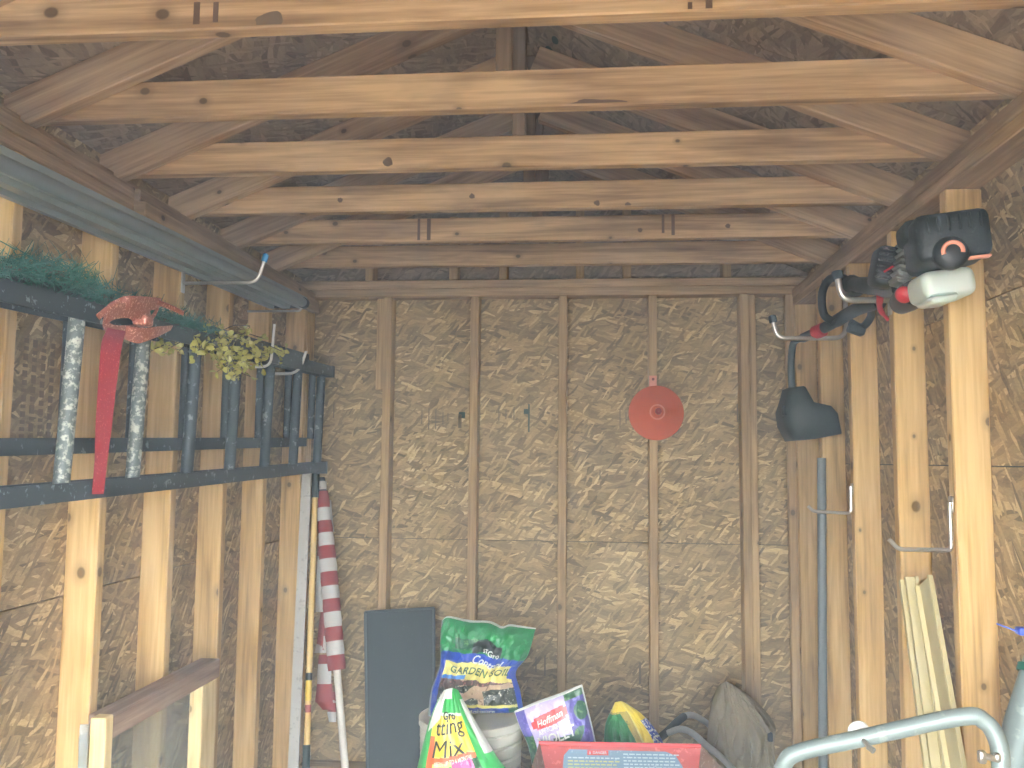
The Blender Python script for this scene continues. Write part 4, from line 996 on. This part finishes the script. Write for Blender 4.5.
# ---------------------------------------------------------------- galvanised tube frame, front right
TY = -2.22
tf = thing('tube_frame', 'pale galvanised tube frame in the lower right foreground', 'metal frame', (.85, TY, FZ))
path = [Vector((.50, TY+.10, FZ)), P(774,800,TY+.08), P(784,765,TY+.06), P(800,752,TY+.05), P(860,738.5,TY+.02), P(960,717,TY-.03), P(985,722,TY-.04), P(998,742,TY-.05), P(1001,768,TY-.06), P(1002,800,TY-.06)]
last = path[-1]; path.append(Vector((last.x+.005, last.y, FZ)))
fine = [path[0]]+bez(path[1:-1], 9)+[path[-1]]
mb = Rel(); mb.tube(fine, .0165, 18); mb.build('bent_tube', M['galv'], tf)
q = P(859, 732, TY+.045); mb = Rel(); mb.lathe([(.001,.004),(.019,.004),(.022,0),(.019,-.004),(.001,-.004)], Matrix.Translation(q) @ Matrix.Rotation(PI/2-.1, 4, 'X'), 28); mb.build('white_disc', M['b_white'], tf)
mb = Rel(); q = P(866, 744, TY-.0); mb.tube([q+Vector((-.008,.02,.012)), q+Vector((.004,-.017,-.004))], .0045, 10); mb.tube([q+Vector((.0,-.012,-.001)), q+Vector((.008,-.022,-.006))], .006, 10); mb.build('bolt', M['zinc'], tf)
q = P(987, 757, TY-.07); mb = Rel(); mb.tube([q+Vector((-.014,0,.004)), q+Vector((.02,0,-.004))], .006, 8); mb.rbox((-.016,-.006,-.012), (-.002,.006,.012), .003, M=Matrix.Translation(q), seg=1); mb.rbox((.012,-.006,-.008), (.024,.006,.008), .003, M=Matrix.Translation(q), seg=1); mb.build('wing_nut', M['zinc'], tf)
# slanted post on the right
a = P(1010, 775, TY+.10); b = P(1044, 628, TY+.16)
d = (b-a).normalized()
mb = Rel(); mb.tube([a-d*.6, a, a.lerp(b, .35), a.lerp(b, .68), b, b+d*.12], [.034,.034,.033,.026,.02,.018], 18); mb.build('slanted_post', M['galv'], tf)
mb = Rel(); q = a.lerp(b, .7); mb.tube([q-d*.008, q+d*.008], .032, 16); mb.build('strap', M['pine'], tf)
mb = Rel(); mb.tube([a.lerp(b,.0)+Vector((.018,-.03,0)), a.lerp(b,.62)+Vector((.004,-.028,0))], .004, 8); mb.build('pale_rod', M['zinc_pale'], tf)  # thin pale rod along the front of the slanted post
mb = Rel(); q = P(1024, 632, TY+.10); mb.rbox((-.014,-.012,-.006), (.03,.012,.010), .004, M=Matrix.Translation(q)); mb.tube([q+Vector((-.01,0,0)), q+Vector((-.045,.02,.012))], .0018, 6); mb.build('blue_cap', M['b_blue'], tf)

# ---------------------------------------------------------------- light: sky outside, sun on the ground before the door
w = bpy.data.worlds.new('world'); bpy.context.scene.world = w; w.use_nodes = True; nt = w.node_tree; nt.nodes.clear()
bg = nt.nodes.new('ShaderNodeBackground'); ow = nt.nodes.new('ShaderNodeOutputWorld')
bg.inputs[0].default_value = (.97, .98, 1.0, 1); bg.inputs[1].default_value = 9.0; nt.links.new(bg.outputs[0], ow.inputs[0])
sd = bpy.data.lights.new('sun', 'SUN'); sd.energy = 1.0; sd.angle = .01; sd.color = (1, .93, .82); so = bpy.data.objects.new('sun', sd); C.objects.link(so); so.rotation_euler = (math.radians(24), math.radians(6), 0)
sc = bpy.context.scene
sc.view_settings.view_transform = 'Standard'; sc.view_settings.look = 'None'; sc.view_settings.gamma = 1; sc.view_settings.use_curve_mapping = False
sc.view_settings.exposure = 1.62
sc.cycles.max_bounces = 10; sc.cycles.diffuse_bounces = 6; sc.cycles.use_denoising = True

# haze volume added inside the shed to stand in for veiling lens glare
hz = MB(); hz.box((XL-.3, YF-.15, -.1), (XR+.3, .3, 3.2)); hz = hz.build('haze', M['wrap'], None); hz['kind'] = 'stuff'; tag(hz, 'thin milky haze filling the shed, added to stand in for lens glare', 'haze')
t = NT('veil_haze'); vs_ = t.n('ShaderNodeVolumePrincipled'); vs_.inputs['Color'].default_value = (.76, .92, 1, 1); vs_.inputs['Density'].default_value = HAZE; vs_.inputs['Anisotropy'].default_value = .2
t.t.links.remove(t.out.inputs[0].links[0]); t.l(vs_.outputs[0], t.out.inputs['Volume']); hz.data.materials.clear(); hz.data.materials.append(t.m)
